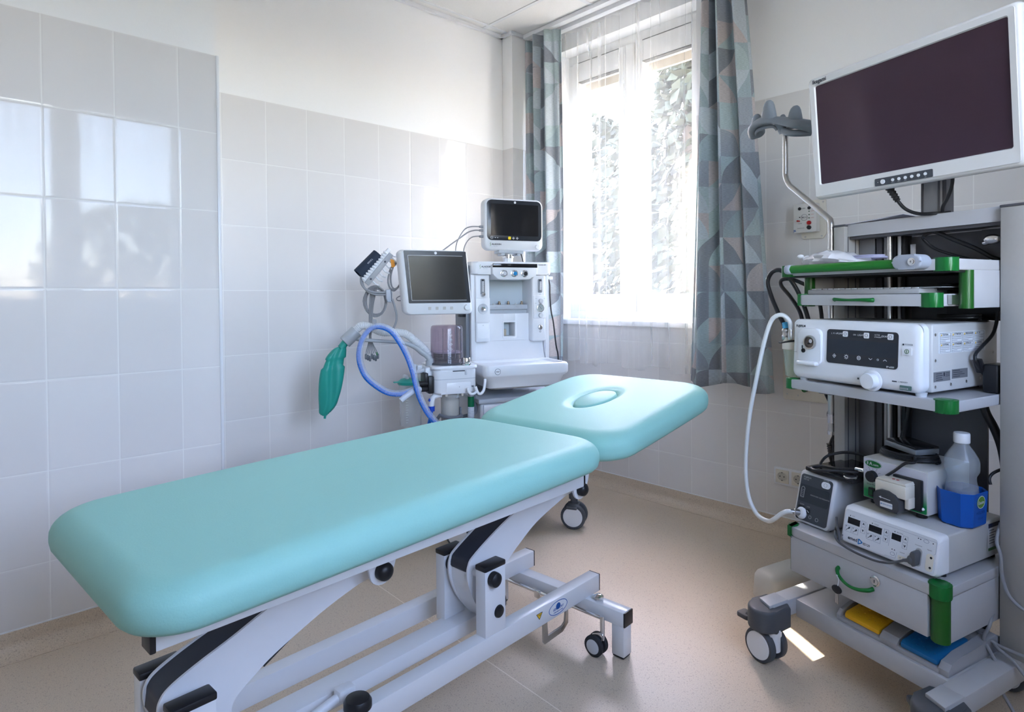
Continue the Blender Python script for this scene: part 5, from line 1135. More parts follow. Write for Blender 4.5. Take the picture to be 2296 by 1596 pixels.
# trolley and lower cabinet
part('trolley_base', G().box((-.60, .0, .165), (.02, .52, .215), .01, 3), mgy, A_, FM)
lc = part('lower_cabinet', G().box((-.455, .085, .21), (.0, .52, .628), .010, 3), mat('cabinet_grey', (.52, .53, .56), .4, noise=.01), A_, FM)
part('cabinet_top', G().prism([(-.465, .075), (.005, .075), (.005, .52), (-.465, .52)], 'z', .624, .650, .010, 3), mgy, lc, FM)
for z0, z1 in ((.22, .42), (.425, .620)): part('drawer', G().box((-.44, .078, z0), (-.015, .09, z1), .004), mw_, lc, FM)
for uu, vv in ((0, 0), (-.585, 0), (0, .5), (-.585, .5)):
    a = Vector((cos(rad(300)), sin(rad(300)), 0)); c = FM @ Vector((uu, vv+.02*0, 0))
    g = G().cyl((uu, vv, .10), (uu, vv, .150), .018).cyl((uu, vv, .142), (uu, vv, .166), .026)
    o = part('castor', g, GREYRUB, A_, FM)
    part('castor_fork', G().box((uu-.016, vv-.022, .055), (uu+.016, vv+.022, .118), .010, 3), PLASTIC, o, FM)
    for s_ in (-1, 1):
        part('wheel', G().lathe([(.006, .018), (.057, .018), (.0615, .022), (.0615, .034), (.057, .040), (.048, .0415), (.006, .042)], c+Vector((0, 0, .0615)), a*s_, 32), GREYRUB, o, FW)
        part('hub_cover', G().lathe([(.0485, .040), (.047, .0432), (.001, .044)], c+Vector((0, 0, .0615)), a*s_, 32), PLASTIC, o, FW)
    d = Vector((a.y, -a.x, 0))*-1
    g = G().prism([(-.030, .0), (.030, .0), (.026, .055), (-.026, .055)], 'z', 0, .008, .002)
    T = Matrix.Translation(c+Vector((0, 0, .118))) @ Matrix.Rotation(rad(205), 4, 'Z') @ Matrix.Rotation(rad(-18), 4, 'X')
    part('brake_pedal', g, GREYRUB, o, T)
# work tray
rows = []
cu, cv_, W, H = -.226, .165, .452, .27
for ins, z, in ((.055, .690), (.035, .70), (.018, .745), (.004, .756), (0, .765), (0, .800), (.004, .808), (.010, .811), (.020, .811), (.024, .807), (.030, .799)):
    rows.append([(cu+x, cv_+y, z) for x, y in rr(W-2*ins, H-2*ins, .035, 8)])
tr = part('work_tray', G().loft(rows), mw_, A_, FM, 35)
pl = ((-.386, .0297, .782), (1, 0, 0), (0, 0, 1))
ob = part('oxygen_button', G().lathe([(.0145, 0), (.0145, .001), (.0115, .0022), (.001, .0024)], (-.386, .0302, .782), (0, -1, 0), 28), PLASTIC, tr, FM)
part('button_mark', G().ring(((-.386, .0300, .782), (1, 0, 0), (0, 0, 1)), 0, 0, .0147, .0016, .0014).text(((-.386, .0277, .782), (1, 0, 0), (0, 0, 1)), [('O2+', .010, 0, 0, 'CENTER', .0002)], .0006), INK, ob, FM)
part('hose_hook', G().tube(spline([(-.452, .024, .752), (-.455, .018, .735), (-.462, .014, .705), (-.476, .012, .688), (-.490, .012, .690), (-.498, .012, .705), (-.503, .014, .722)], 6)+[], .0068, 10).tube(spline([(-.498, .012, .70), (-.510, .012, .690), (-.525, .012, .690), (-.536, .012, .70), (-.540, .013, .720)], 6), .006, 10), PLASTIC, tr, FM)
# upright cabinet
cb = part('upright_cabinet', G().box((-.425, .42, .65), (.016, .56, 1.30), .006).box((-.425, .30, .80), (-.396, .45, 1.30), .006).box((-.006, .30, .80), (.016, .45, 1.30), .006), mw_, A_, FM)
part('splash_panel', G().prism([(.42, .80), (.30, .80), (.32, .84), (.335, .905), (.42, .905)], 'u', -.40, -.01), mw_, cb, FM)
hd = part('header', G().prism(rr(.445, .29, .03, 8, -.2025, .415), 'z', 1.25, 1.316, .010, 3), mw_, A_, FM)
cs = part('control_console', G().prism([(-.327, 1.3), (-.327, 1.252), (-.318, 1.245), (-.302, 1.228), (-.29, 1.224), (-.125, 1.224), (-.113, 1.228), (-.090, 1.247), (-.077, 1.253), (-.077, 1.3)], 'v', .244, .40, .005, 3), mw_, A_, FM)
part('display_strip', G().box((-.326, .2425, 1.285), (-.078, .249, 1.305), .002), SCREEN, cs, FM)
for i, (u, M) in enumerate(((-.268, PLASTICG), (-.210, mat('oxygen_blue', (.01, .22, .50), .3)), (-.153, BLACK))):
    k = part('gas_knob', G().lathe([(.0175, 0), (.0175, .003), (.0145, .004), (.0135, .017), (.012, .019), (.009, .0195)], (u, .2445, 1.254), (0, -1, 0), 26), CHROME, cs, FM)
    part('knob_face', G().lathe([(.0108, .0185), (.0095, .0215), (.0005, .022)], (u, .2445, 1.254), (0, -1, 0), 26), M, k, FM)
    plk = ((u, .2440, 1.254), (1, 0, 0), (0, 0, 1)); g = G()
    for a in range(-30, 50, 12): g.line(plk, (.0205*cos(rad(a)), .0205*sin(rad(a))), (.0205*cos(rad(a+12)), .0205*sin(rad(a+12))), .002)
    part('knob_scale', g, INK, k, FM)
pl = ((0, .2695, 0), (1, 0, 0), (0, 0, 1))
part('maker_lettering', G().text(pl, [('ALADDIN', .0125, -.378, 1.289, 'LEFT', .0003), ('M E D I C A L', .004, -.368, 1.279), ('Carestation 620', .0068, -.062, 1.302, 'LEFT', .0002)], .0006), INK, hd, FM)
part('maker_mark', G().line(pl, (-.386, 1.279), (-.383, 1.288), .0016).line(pl, (-.383, 1.288), (-.387, 1.291), .0016).line(pl, (-.387, 1.291), (-.383, 1.300), .0016), mat('leaf_green', (.10, .24, .02), .4), hd, FM)
# left and right pods
lp = part('flow_pod', G().box((-.405, .285, .905), (-.328, .42, 1.250), .008, 3).box((-.4055, .281, 1.005), (-.328, .30, 1.130), .004), mw_, A_, FM)
part('pod_flap', G().box((-.398, .2835, .925), (-.335, .29, 1.000), .003), PLASTIC, lp, FM)
def flowmeter(par, u, z0, z1, knob):
    f = part('flowmeter', G().prism(rr(.024, z1-z0, .006, 4, u, (z0+z1)/2), 'v', .281, .286, .001), mat('flow_recess', (.22, .23, .25), .35), par, FM)
    part('flow_tube', G().cyl((u, .279, z0+.014), (u, .279, z1-.008), .0055, n=14), mat('tube_glass', (.50, .52, .55), .1, noise=.1), f, FM)
    g = G(); pf = ((u, .2732, 0), (1, 0, 0), (0, 0, 1))
    for k in range(7): g.line(pf, (.001, z0+.020+.0088*k), (.005, z0+.020+.0088*k), .0018, .0004)
    g.cyl((u, .279, z1-.012), (u, .279, z1-.004), .0065)
    part('flow_scale', g, INK, f, FM)
    if knob: part('flow_knob', G().lathe([(.010, 0), (.010, .012), (.0085, .014), (.001, .0145)], (u, .281, z0+.002), (0, -1, 0), 20), CHROME, f, FM)
flowmeter(lp, -.367, 1.147, 1.228, True)
dl_ = part('suction_dial', G().lathe([(.027, 0), (.026, .005), (.020, .0025), (.014, .002), (.001, .002)], (-.368, .2815, 1.075), (0, -1, 0), 30), PLASTICG, lp, FM)
part('dial_knob', G().lathe([(.0125, .0), (.0125, .012), (.010, .015), (.001, .0135)], (-.368, .2815, 1.075), (0, -1, 0), 22), CHROME, dl_, FM)
part('pod_print', G().text(((0, .2835, 0), (1, 0, 0), (0, 0, 1)), [('O2', .006, -.368, 1.136, 'CENTER')], .0005).text(((0, .2828, 0), (1, 0, 0), (0, 0, 1)), [('SC', .007, -.366, .990, 'CENTER')], .0007), mat('grey_print', (.25, .27, .30), .5), lp, FM)
rp_ = part('gauge_pod', G().box((-.090, .285, .900), (-.010, .45, 1.250), .010, 3).box((-.084, .281, 1.02), (-.012, .30, 1.140), .004), mw_, A_, FM)
flowmeter(rp_, -.045, 1.156, 1.228, False)
gf = part('pressure_gauge', G().lathe([(.0215, 0), (.0215, .005), (.019, .006), (.0185, .003), (.001, .003)], (-.045, .281, 1.075), (0, -1, 0), 30), STEEL, rp_, FM)
part('gauge_face', G().lathe([(.0183, .0034), (.001, .0036)], (-.045, .281, 1.075), (0, -1, 0), 30), mat('gauge_grey', (.36, .40, .40), .3), gf, FM)
part('gauge_needle', G().line(((-.045, .2772, 1.075), (1, 0, 0), (0, 0, 1)), (-.008, .010), (.006, -.007), .0016), INK, gf, FM)
part('vacuum_knob', G().lathe([(.0125, 0), (.0125, .010), (.011, .013), (.001, .0135)], (-.044, .281, 1.112), (0, -1, 0), 24), PLASTICG, rp_, FM)
part('vacuum_knob', G().lathe([(.0125, 0), (.0125, .010), (.011, .013), (.001, .0135)], (-.045, .281, 1.036), (0, -1, 0), 24), PLASTICG, rp_, FM)
ks = part('key_switch', G().lathe([(.0125, 0), (.0125, .004), (.009, .006), (.004, .006)], (-.045, .285, .973), (0, -1, 0), 24), STEEL, rp_, FM)
plp = ((0, .2844, 0), (1, 0, 0), (0, 0, 1)); plq = ((0, .2808, 0), (1, 0, 0), (0, 0, 1))
part('pod_print', G().ring(plp, -.045, .950, .0045, .0012).text(plp, [('AIR', .005, -.045, 1.148, 'CENTER'), ('I', .006, -.045, .992, 'CENTER')], .0005).text(plq, [('VAC', .0045, -.070, 1.125, 'CENTER'), ('MAX', .0045, -.072, 1.100, 'CENTER'), ('OFF', .0045, -.022, 1.125, 'CENTER')], .0005), INK, rp_, FM)
# back of the vapouriser bay, manifold rail, window panel
part('bay_back', G().box((-.33, .418, .90), (-.085, .425, 1.25)), mat('bay_grey', (.50, .56, .60), .4, noise=.01), A_, FM)
ra = part('manifold_rail', G().box((-.330, .35, 1.068), (-.085, .42, 1.094), .003).box((-.33, .362, 1.046), (-.085, .42, 1.069)), mgy, A_, FM)
for u in (-.312, -.242, -.190, -.112): part('manifold_valve', G().cyl((u, .375, 1.093), (u, .375, 1.104), .008).cyl((u, .375, 1.103), (u, .375, 1.112), .0055), mat('valve_metal', (.30, .24, .18), .3, 1.0), ra, FM)
for u in (-.277, -.150): part('rail_pin', G().cyl((u, .37, 1.093), (u, .37, 1.101), .003), STEEL, ra, FM)
part('rail_print', G().text(((0, .3496, 1.081), (1, 0, 0), (0, 0, 1)), [('1  VENTIL', .0058, -.285, 0), ('2  VENTIL', .0058, -.165, 0)], .0004), mat('grey_print', (.25, .27, .30), .5), ra, FM)
wx0, wx1, wz0, wz1 = -.232, -.170, .928, 1.000
g = G().box((-.328, .335, .905), (wx0, .42, 1.048), .003).box((wx1, .335, .905), (-.088, .42, 1.048), .003).box((wx0-.004, .335, .905), (wx1+.004, .42, wz0), .003).box((wx0-.004, .335, wz1), (wx1+.004, .42, 1.048), .003)
pw = part('front_panel', g, mw_, A_, FM)
part('panel_window_rim', G().loft([[(x, d, z) for x, z in rr(w_, h_, .005, 4, (wx0+wx1)/2, (wz0+wz1)/2)] for w_, h_, d in ((.080, .090, .3345), (.080, .090, .331), (.066, .076, .3325), (.062, .072, .345))], cap=False), PLASTIC, pw, FM)
part('panel_niche', G().box((wx0, .395, wz0), (-.195, .417, .962)), mat('wooden_niche', (.50, .42, .31), .6, noise=.1), pw, FM)
part('side_pillar', G().box((-.447, .32, .62), (-.427, .50, 1.30), .004), mdk, A_, FM)
# breathing system module left of the tray
bu = part('breathing_module', G().prism(rr(.205, .235, .03, 8, -.5865, .160), 'z', .690, .806, .012, 3), mw_, A_, FM)
part('module_top', G().prism(rr(.218, .245, .032, 8, -.5865, .160), 'z', .803, .818, .006, 3), PLASTIC, bu, FM)
part('module_seam', G().prism(rr(.2065, .2365, .03, 8, -.5865, .160), 'z', .757, .7595, 0), mgy, bu, FM)
part('release_slot', G().box((-.603, .040, .793), (-.545, .046, .797), .0), INK, bu, FM)
part('lever', G().box((-.545, .038, .775), (-.534, .048, .798), .003), PLASTICG, bu, FM)
part('access_cover', G().prism(rr(.118, .047, .006, 4, -.575, .718), 'v', .0405, .046, .002), PLASTIC, bu, FM)
part('lock_mark', G().text(((0, .0402, 0), (1, 0, 0), (0, 0, 1)), [('o', .009, -.572, .722, 'CENTER'), ('W', .012, -.508, .720, 'CENTER', .0004)], .0005), INK, bu, FM)
part('module_flank', G().box((-.72, .09, .735), (-.68, .25, .812), .008, 3), mw_, bu, FM)
bl = part('bellows_housing', G().lathe([(.080, .820), (.080, .826), (.0775, .83), (.0765, .985), (.074, .997), (.068, 1.002), (.001, 1.003)], (-.597, .155, 0), n=40), glassy('smoky_dome', (.66, .585, .645), .86, .05), A_, FM, 60)
g = G()
for k in range(6): g.lathe([(.060, .834+.006*k), (.066, .837+.006*k), (.060, .840+.006*k), (.02, .840+.006*k), (.02, .834+.006*k)], (-.597, .155, 0), n=32)
part('bellows', g, BLACK, bl, FM)
part('bellows_disc', G().lathe([(.001, .872), (.070, .872), (.071, .876), (.070, .879), (.001, .880)], (-.597, .155, 0), n=36), mat('lilac_disc', (.42, .40, .48), .4), bl, FM)
part('housing_foot_ring', G().lathe([(.070, .818), (.084, .818), (.085, .823), (.082, .828), (.072, .828)], (-.597, .155, 0), n=40), GREYRUB, bl, FM)
g = G(); pb_ = ((-.600, .0765, 0), (1, 0, 0), (0, 0, 1))
for k in range(9): g.line(pb_, (-.002, .888+.011*k), (.003, .888+.011*k), .0018, .0006)
g.text(pb_, [('1500', .008, .0, .893, 'CENTER'), ('1000', .008, 0, .916, 'CENTER'), ('500', .008, 0, .938, 'CENTER'), ('MAX', .006, 0, .957, 'CENTER')], .0006)
part('volume_scale', g, WINK, bl, FM)
part('dome_rib', G().box((-.579, .0785, .85), (-.576, .082, .99)).box((-.548, .093, .85), (-.545, .097, .99)).box((-.636, .088, .85), (-.633, .092, .99)), mat('rib_mauve', (.16, .14, .165), .4), bl, FM)
part('apl_knob', G().lathe([(.024, .818), (.024, .826), (.0205, .829), (.0205, .850), (.019, .853), (.001, .854)], (-.530, .065, 0), n=30), CHROME, bu, FM)
ib = part('port_block', G().box((-.715, .055, .695), (-.688, .16, .775), .006).box((-.728, .065, .735), (-.712, .15, .79), .004), BLACK, A_, FM)
part('inhale_port', G().cyl((-.715, .075, .742), (-.755, .070, .742), .0125), BLACK, ib, FM); part('exhale_port', G().cyl((-.715, .075, .716), (-.752, .068, .718), .0125), BLACK, ib, FM)
ab = part('absorber_canister', G().lathe([(.036, .500), (.040, .503), (.043, .56), (.044, .665), (.046, .672), (.046, .682), (.040, .69)], (-.594, .12, 0), n=32), glassy('absorber_plastic', (.85, .85, .84), .70), A_, FM, 60)
gm = mat('soda_lime', (.62, .58, .50), .9, noise=.45, scale=240, bump=.6)
part('granules', G().lathe([(.001, .502), (.037, .505), (.040, .56), (.041, .652), (.001, .654)], (-.594, .12, 0), n=28), gm, ab, FM)
part('canister_neck', G().cyl((-.575, .10, .665), (-.575, .10, .69), .020), mgy, ab, FM)
part('canister_bracket', G().tube([(-.650, .14, .50), (-.652, .14, .56), (-.650, .10, .585), (-.62, .065, .578), (-.58, .062, .575), (-.55, .075, .58)], .009, 8).box((-.545, .12, .50), (-.535, .16, .61), .003), mdk, A_, FM)
part('latch_tab', G().box((-.634, .06, .676), (-.622, .075, .692), .003).box((-.556, .06, .674), (-.545, .075, .692), .003), CREAM, ab, FM)
part('drain_valve', G().cyl((-.548, .20, .60), (-.548, .20, .69), .015), mat('brass_valve', (.20, .15, .09), .4, .6), A_, FM)
part('bag_arm_clip', G().tube(spline([(-.70, .11, .803), (-.73, .12, .795), (-.755, .13, .79), (-.762, .13, .808), (-.757, .13, .826)], 5), .010, 10).box((-.75, .12, .785), (-.725, .14, .822), .004), PLASTICG, A_, FM)
# bag arm: ribbed tube on a bent arm
g = G().tube(spline([(-.682, .15, .805), (-.682, .15, .842), (-.694, .155, .862), (-.715, .16, .878), (-.75, .17, .905), (-.80, .18, .924), (-.86, .19, .931), (-.99, .20, .943)], 7), lambda t_: .021 if t_ < .16 else .0155-.007*max(0, min(1, (t_-.45)/.3)), 14)
arm_ = part('bag_arm', g, mat('arm_grey', (.40, .42, .44), .38, noise=.02), A_, FM, 60)
part('bag_port', G().cyl((-1.012, .20, .985), (-1.066, .20, .934), .030, n=28, bev=.003).tube([(-1.03, .2, .962), (-1.008, .2, .950), (-.985, .2, .945)], .012, 10), mat('arm_grey', (.40, .42, .44), .38), arm_, FM)
part('ribbed_tube', G().corr(spline([(-1.015, .19, .99), (-.990, .18, 1.010), (-.955, .175, 1.003), (-.90, .18, .978), (-.845, .18, .975), (-.79, .175, .965), (-.745, .17, .930), (-.705, .165, .892), (-.685, .16, .858)], 8), .0185, .0075, .05), glassy('milky_ribbed', (.86, .88, .89), .35, .2), arm_, FM, 60)
# cable at the right side of the cabinet
cable('black_cable', [(.012, .31, 1.247), (.020, .30, 1.20), (.021, .30, 1.145), (.027, .30, 1.06), (.040, .30, .995), (.055, .30, .874), (.068, .30, .80), (.07, .31, .60), (.06, .34, .30)], .004, BLACK, FM, 'black mains cord hanging at the right flank of the anaesthesia workstation')
part('cord_clip', G().box((.014, .30, 1.225), (.040, .33, 1.243), .003), PLASTIC, A_, FM)

# patient monitor on top
Pm = thing('patient_monitor', 'white patient monitor with rounded black bezel standing on top of the anaesthesia workstation', 'monitor', FM, (-.2, .33, 1.316))
rows = []
sl = lambda z: 0
for ins, v in ((.012, .3605), (.003, .350), (0, .34), (0, .300), (.003, .292), (.008, .2885)): rows.append([(-.188+x+.0*y, v+sl(1.510+y), 1.510+y) for x, y in rr(.330-2*ins, .268-2*ins, .034, 8)])
ph = part('housing', G().loft(rows), mw_, Pm, FM, 45)
bz = part('bezel', G().prism(rr(.307, .208, .026, 8, -.186, 1.531), 'v', .286, .293, .002), mat('bezel_black', (.022, .025, .032), .25), Pm, FM)
part('screen', G().box((-.318, .2852, 1.452), (-.052, .288, 1.615)), SCREEN, bz, FM)
pl = ((0, .2858, 0), (1, 0, 0), (0, 0, 1))
part('maker_badge', G().disc(pl, -.184, 1.6245, .006, .001, 20), WINK, bz, FM)
part('alarm_key', G().plate(pl, rr(.015, .015, .003, 4, -.216, 1.4395), 0, .001), mat('key_yellow', (.85, .62, .01), .4), bz, FM)
g = G()
for u in (-.194, -.173): g.ring(pl, u, 1.4395, .0072, .0012, .0009, 4); g.plate(pl, rr(.005, .004, .001, 3, u, 1.4395), 0, .0009)
g.ring(pl, -.314, 1.440, .0072, .0011, .0009); g.line(pl, (-.318, 1.440), (-.310, 1.440), .001, .0009); g.plate(pl, rr(.006, .003, .001, 3, -.295, 1.440), 0, .0009).plate(pl, rr(.006, .003, .001, 3, -.282, 1.440), 0, .0009)
part('key_marks', g, WINK, bz, FM)
pl = ((0, .2878, 0), (1, 0, 0), (0, 0, 1))
part('maker_lettering', G().text(pl, [('ALADDIN', .0120, -.314, 1.406, 'LEFT', .0003), ('M E D I C A L', .0038, -.304, 1.396)], .0008), INK, ph, FM)
part('maker_mark', G().line(pl, (-.322, 1.397), (-.319, 1.405), .0015, .001).line(pl, (-.319, 1.405), (-.323, 1.408), .0015, .001).line(pl, (-.323, 1.408), (-.320, 1.415), .0015, .001), mat('leaf_green', (.10, .24, .02), .4), ph, FM)
part('turn_knob', G().lathe([(.0125, 0), (.0125, .006), (.0105, .009), (.001, .0095)], (-.058, .288, 1.397), (0, -1, 0), 26), PLASTIC, ph, FM)
part('swivel_plate', G().box((-.27, .30, 1.362), (-.13, .37, 1.378), .003).box((-.255, .305, 1.350), (-.235, .36, 1.364), .002).box((-.165, .305, 1.350), (-.145, .36, 1.364), .002), mgy, Pm, FM)
sp_ = part('swivel_post', G().cyl((-.204, .34, 1.315), (-.204, .34, 1.366), .026, n=28), PLASTIC, Pm, FM)
part('swivel_ring', G().cyl((-.204, .34, 1.338), (-.204, .34, 1.356), .029, n=28), CHROME, sp_, FM)
part('power_lead', G().tube(spline([(-.132, .34, 1.372), (-.125, .34, 1.35), (-.118, .34, 1.325), (-.117, .34, 1.317)], 5), .003, 8), BLACK, Pm, FM)
# ventilator display on its arm
Vd = thing('ventilator_display', 'white framed ventilator screen on a side arm, left of the workstation tray', 'monitor', FM, (-.64, .12, 1.05))
vt = Matrix.Translation(Vector((-.6465, .12, 1.205)))
corners = lambda ins, d: None
q4 = [(-.825, 1.358), (-.5035, 1.352), (-.476, 1.064), (-.800, 1.051)]
def quad(cx, cz, w_, h_, r, d, n=6, skew=.0955):
    return [(cx+x+(-(y)*skew), d, cz+y) for x, y in rr(w_, h_, r, n)]
rows = [quad(-.653, 1.206, w_, h_, r_, d) for w_, h_, r_, d in ((.30, .27, .02, .205), (.33, .30, .024, .185), (.334, .304, .024, .15), (.330, .300, .022, .133), (.312, .297, .020, .122), (.306, .291, .018, .120))]
vh = part('housing', G().loft(rows), mw_, Vd, FM, 45)
part('bezel', G().loft([quad(-.6485, 1.2305, .299, .243, .004, d, 3) for d in (.123, .1185)]), mat('bezel_black', (.022, .025, .032), .25), Vd, FM)
part('screen', G().loft([quad(-.6495, 1.226, .262, .208, .002, d, 2) for d in (.122, .1178)]), mat('lcd_grey', (.030, .030, .028), .14), Vd, FM)
g = G()
for a, b_ in (((-.790, 1.330), (-.772, 1.122)), ((-.790, 1.330), (-.528, 1.330)), ((-.772, 1.122), (-.508, 1.122))): g.line(((0, .1178, 0), (1, 0, 0), (0, 0, 1)), a, b_, .0016, .0004)
part('screen_rim', g, PLASTICG, Vd, FM)
plv = ((0, .1185, 0), (1, 0, 0), (0, 0, 1))
part('maker_badge', G().disc(plv, -.658, 1.3425, .0065, .001, 20), WINK, Vd, FM)
g = G()
for i, u in enumerate((-.688, -.653, -.617, -.582)): g.plate(((0, .1200, 0), (1, 0, 0), (0, 0, 1)), rr(.0135, .0145, .002, 3, u, 1.0845), -.001, .0016)
part('display_keys', g, mat('key_grey', (.46, .45, .43), .4), vh, FM)
part('turn_knob', G().lathe([(.0145, 0), (.0145, .008), (.012, .014), (.001, .015)], (-.5075, .120, 1.087), (0, -1, 0), 26), PLASTIC, vh, FM)
part('side_arm', G().tube([(-.62, .20, 1.2), (-.60, .30, 1.2), (-.44, .42, 1.2)], .022, 12).box((-.67, .185, 1.15), (-.57, .215, 1.25), .005), mgy, Vd, FM)
part('lower_connector', G().box((-.488, .29, 1.035), (-.455, .33, 1.06), .003), BLACK, Vd, FM)
# grey leads from the patient monitor
for i, (z, P) in enumerate(((1.496, [(-.375, .31, 1.4965), (-.42, .31, 1.494), (-.455, .30, 1.478), (-.485, .29, 1.44), (-.505, .28, 1.40), (-.516, .26, 1.36), (-.52, .25, 1.30)]), (1.477, [(-.372, .31, 1.477), (-.40, .31, 1.476), (-.44, .30, 1.462), (-.49, .29, 1.428), (-.55, .27, 1.388), (-.60, .25, 1.35), (-.63, .25, 1.30)]), (1.446, [(-.375, .31, 1.447), (-.41, .31, 1.442), (-.44, .30, 1.42), (-.465, .28, 1.382), (-.472, .27, 1.34), (-.475, .27, 1.30)]))):
    cable('monitor_lead', P, .0030+.0006*(i == 1), GREYCAB, FM, ('upper', 'middle', 'lowest')[i]+' of the three grey leads plugged into the left side of the patient monitor', extra=lambda g, z=z: g.box((-.372, .304, z-.006), (-.352, .318, z+.006), .002))

# breathing bag, blue hose, suction jar, cuff and lead holder
bb = thing('breathing_bag', 'limp green rubber breathing bag hanging from the grey arm', 'breathing bag', FM, (-1.13, .20, .60))
gb = mat('bag_rubber', (.012, .30, .235), .42, noise=.08, scale=14)
part('bag_neck', G().cyl((-1.055, .20, .945), (-1.082, .20, .908), .0165, .0175), gb, bb, FM)
rows = []; sp = spline([(-1.082, .20, .915), (-1.090, .20, .895), (-1.105, .20, .865), (-1.122, .20, .82), (-1.132, .20, .76), (-1.135, .20, .70), (-1.138, .20, .65), (-1.150, .20, .618), (-1.154, .20, .608)], 6)
wd = lambda t_: .018+.034*sin(pi*min(1, t_*1.12))**.75 if t_ < .93 else .012
for i, p in enumerate(sp):
    t_ = i/(len(sp)-1); W = wd(t_)*(1-.16*(.25 < t_ < .36)); R = []
    for j in range(36):
        a = 2*pi*j/36; f = 1+.10*sin(3*a+2.5*t_*3)*min(1, t_*3); fold = -.35*W*math.exp(-((a-4.45-.5*t_)/.28)**2)
        R.append((p.x+W*cos(a)*f-.006*sin(9*t_), p.y+W*.62*sin(a)*f-fold*.7, p.z+.35*W*cos(a)*.25))
    rows.append(R)
part('bag_body', G().loft(rows), gb, bb, FM, 80)
part('bag_tail', G().tube([(-1.152, .20, .615), (-1.156, .20, .603), (-1.157, .20, .594)], .0055, 10), gb, bb, FM)
BLUEH = mat('blue_hose', (.005, .16, .62), .35, noise=.05); CLH = glassy('clear_hose', (.86, .91, .98), .35, .15)
hz = thing('breathing_hose', 'ribbed blue and clear breathing hose looping from the workstation to the floor side', 'breathing hose', FM, (-.87, .08, .55))
P = spline([(-.765, .070, .722), (-.80, .06, .712), (-.845, .05, .704), (-.90, .045, .712), (-.950, .045, .742), (-.996, .05, .786), (-1.020, .055, .839), (-1.025, .06, .891), (-1.014, .065, .942), (-.988, .07, .983), (-.957, .075, 1.003), (-.924, .075, 1.004), (-.884, .07, .985), (-.848, .06, .937), (-.816, .05, .872), (-.795, .04, .807), (-.780, .03, .736), (-.764, .025, .680), (-.735, .02, .620), (-.700, .02, .575), (-.66, .02, .535), (-.62, .03, .49)], 8)
part('blue_core', G().corr(P, .0095, .007, .10), BLUEH, hz, FM, 60)
part('clear_sleeve', G().corr([p+Vector((.0045, -.002, .006)) for p in P], .0125, .007, .07), glassy('sleeve_clear', (.88, .93, 1.0), .74, .12), hz, FM, 60)
cable('clear_elbow_hose', [(-.752, .068, .718), (-.775, .055, .718), (-.80, .045, .708), (-.83, .04, .690), (-.845, .04, .678)], .0135, CLH, FM, 'short frosted elbow hose beside the blue hose end', cat='hose')
hp = thing('sample_line', 'white and blue elbow connector hanging below the breathing module', 'hose connector', FM, (-.69, .08, .55))
part('elbow', G().tube(spline([(-.648, .08, .684), (-.67, .08, .682), (-.688, .08, .672), (-.694, .08, .645), (-.695, .08, .63)], 6), .0125, 12), PLASTIC, hp, FM)
part('blue_collar', G().cyl((-.695, .08, .635), (-.696, .08, .612), .0155).cyl((-.696, .08, .66), (-.708, .08, .665), .007), mat('royal_blue', (.006, .06, .45), .35), hp, FM)
part('blue_tail', G().tube(spline([(-.696, .08, .615), (-.70, .08, .585), (-.707, .08, .55), (-.71, .08, .50)], 5), .009, 10), BLUEH, hp, FM)
gc = thing('green_tipped_tube', 'clear ribbed tube with a green connector below the tray hook', 'hose', FM, (-.497, .1, .45))
part('green_connector', G().cyl((-.497, .10, .615), (-.497, .10, .664), .0155), mat('deep_green', (.0, .13, .05), .35), gc, FM)
part('ribbed_tube', G().corr([(-.497, .10, .615), (-.498, .10, .55), (-.50, .10, .45)], .0165, .007, .06), CLH, gc, FM, 60)
part('grey_stub', G().cyl((-.497, .10, .664), (-.497, .10, .70), .0135), mgy, gc, FM)
part('hose_guide', G().tube(spline([(-.47, .16, .69), (-.462, .14, .62), (-.47, .12, .58), (-.50, .13, .57), (-.525, .15, .56)], 6), .008, 10), mdk, A_, FM)
sj = thing('suction_jar', 'clear suction jar with a turquoise lid hanging behind the blue hose', 'suction jar', FM, (-.745, .3, .50))
part('jar', G().lathe([(.001, .508), (.045, .508), (.052, .512), (.056, .70), (.058, .715)], (-.742, .30, 0), n=36), CLEAR, sj, FM, 60)
tq = mat('turquoise_lid', (.02, .36, .29), .35)
ld = part('lid', G().lathe([(.060, .712), (.062, .716), (.062, .726), (.056, .730), (.045, .738), (.02, .742), (.001, .742)], (-.742, .30, 0), n=36), tq, sj, FM)
part('lid_spout', G().tube([(-.76, .285, .738), (-.765, .28, .752), (-.78, .275, .756)], .009, 10), PLASTIC, ld, FM)
part('lid_tab', G().box((-.825, .29, .722), (-.80, .31, .728), .002).cyl((-.742, .30, .690), (-.742, .30, .715), .02), tq, ld, FM)
g = G(); pj = ((-.755, .2445, 0), (1, 0, 0), (0, 0, 1))
for k in range(12): g.line(pj, (-.022, .535+.012*k), (-.022+.008+.004*(k % 2), .535+.012*k), .0014, .0006)
part('jar_scale', g, WINK, sj, FM)
part('jar_bag', G().lathe([(.0005, .53), (.02, .57), (.038, .64), (.046, .70)], (-.742, .30, 0), n=18), glassy('inner_bag', (.9, .92, .92), .8, .2), sj, FM)
cf = thing('blood_pressure_cuff', 'rolled navy blood pressure cuff slung on the lead holder', 'blood pressure cuff', FM, (-.95, .25, 1.22))
aC, bC = Vector((-.992, .235, 1.243)), Vector((-.900, .235, 1.336)); dC = (bC-aC).normalized(); xC = Vector((0, 1, 0)); yC = dC.cross(xC).normalized(); rows = []
sp = [(r_, a) for r_, a in [(.030+.0035*i/60, 2*pi*1.55*i/60) for i in range(61)]]
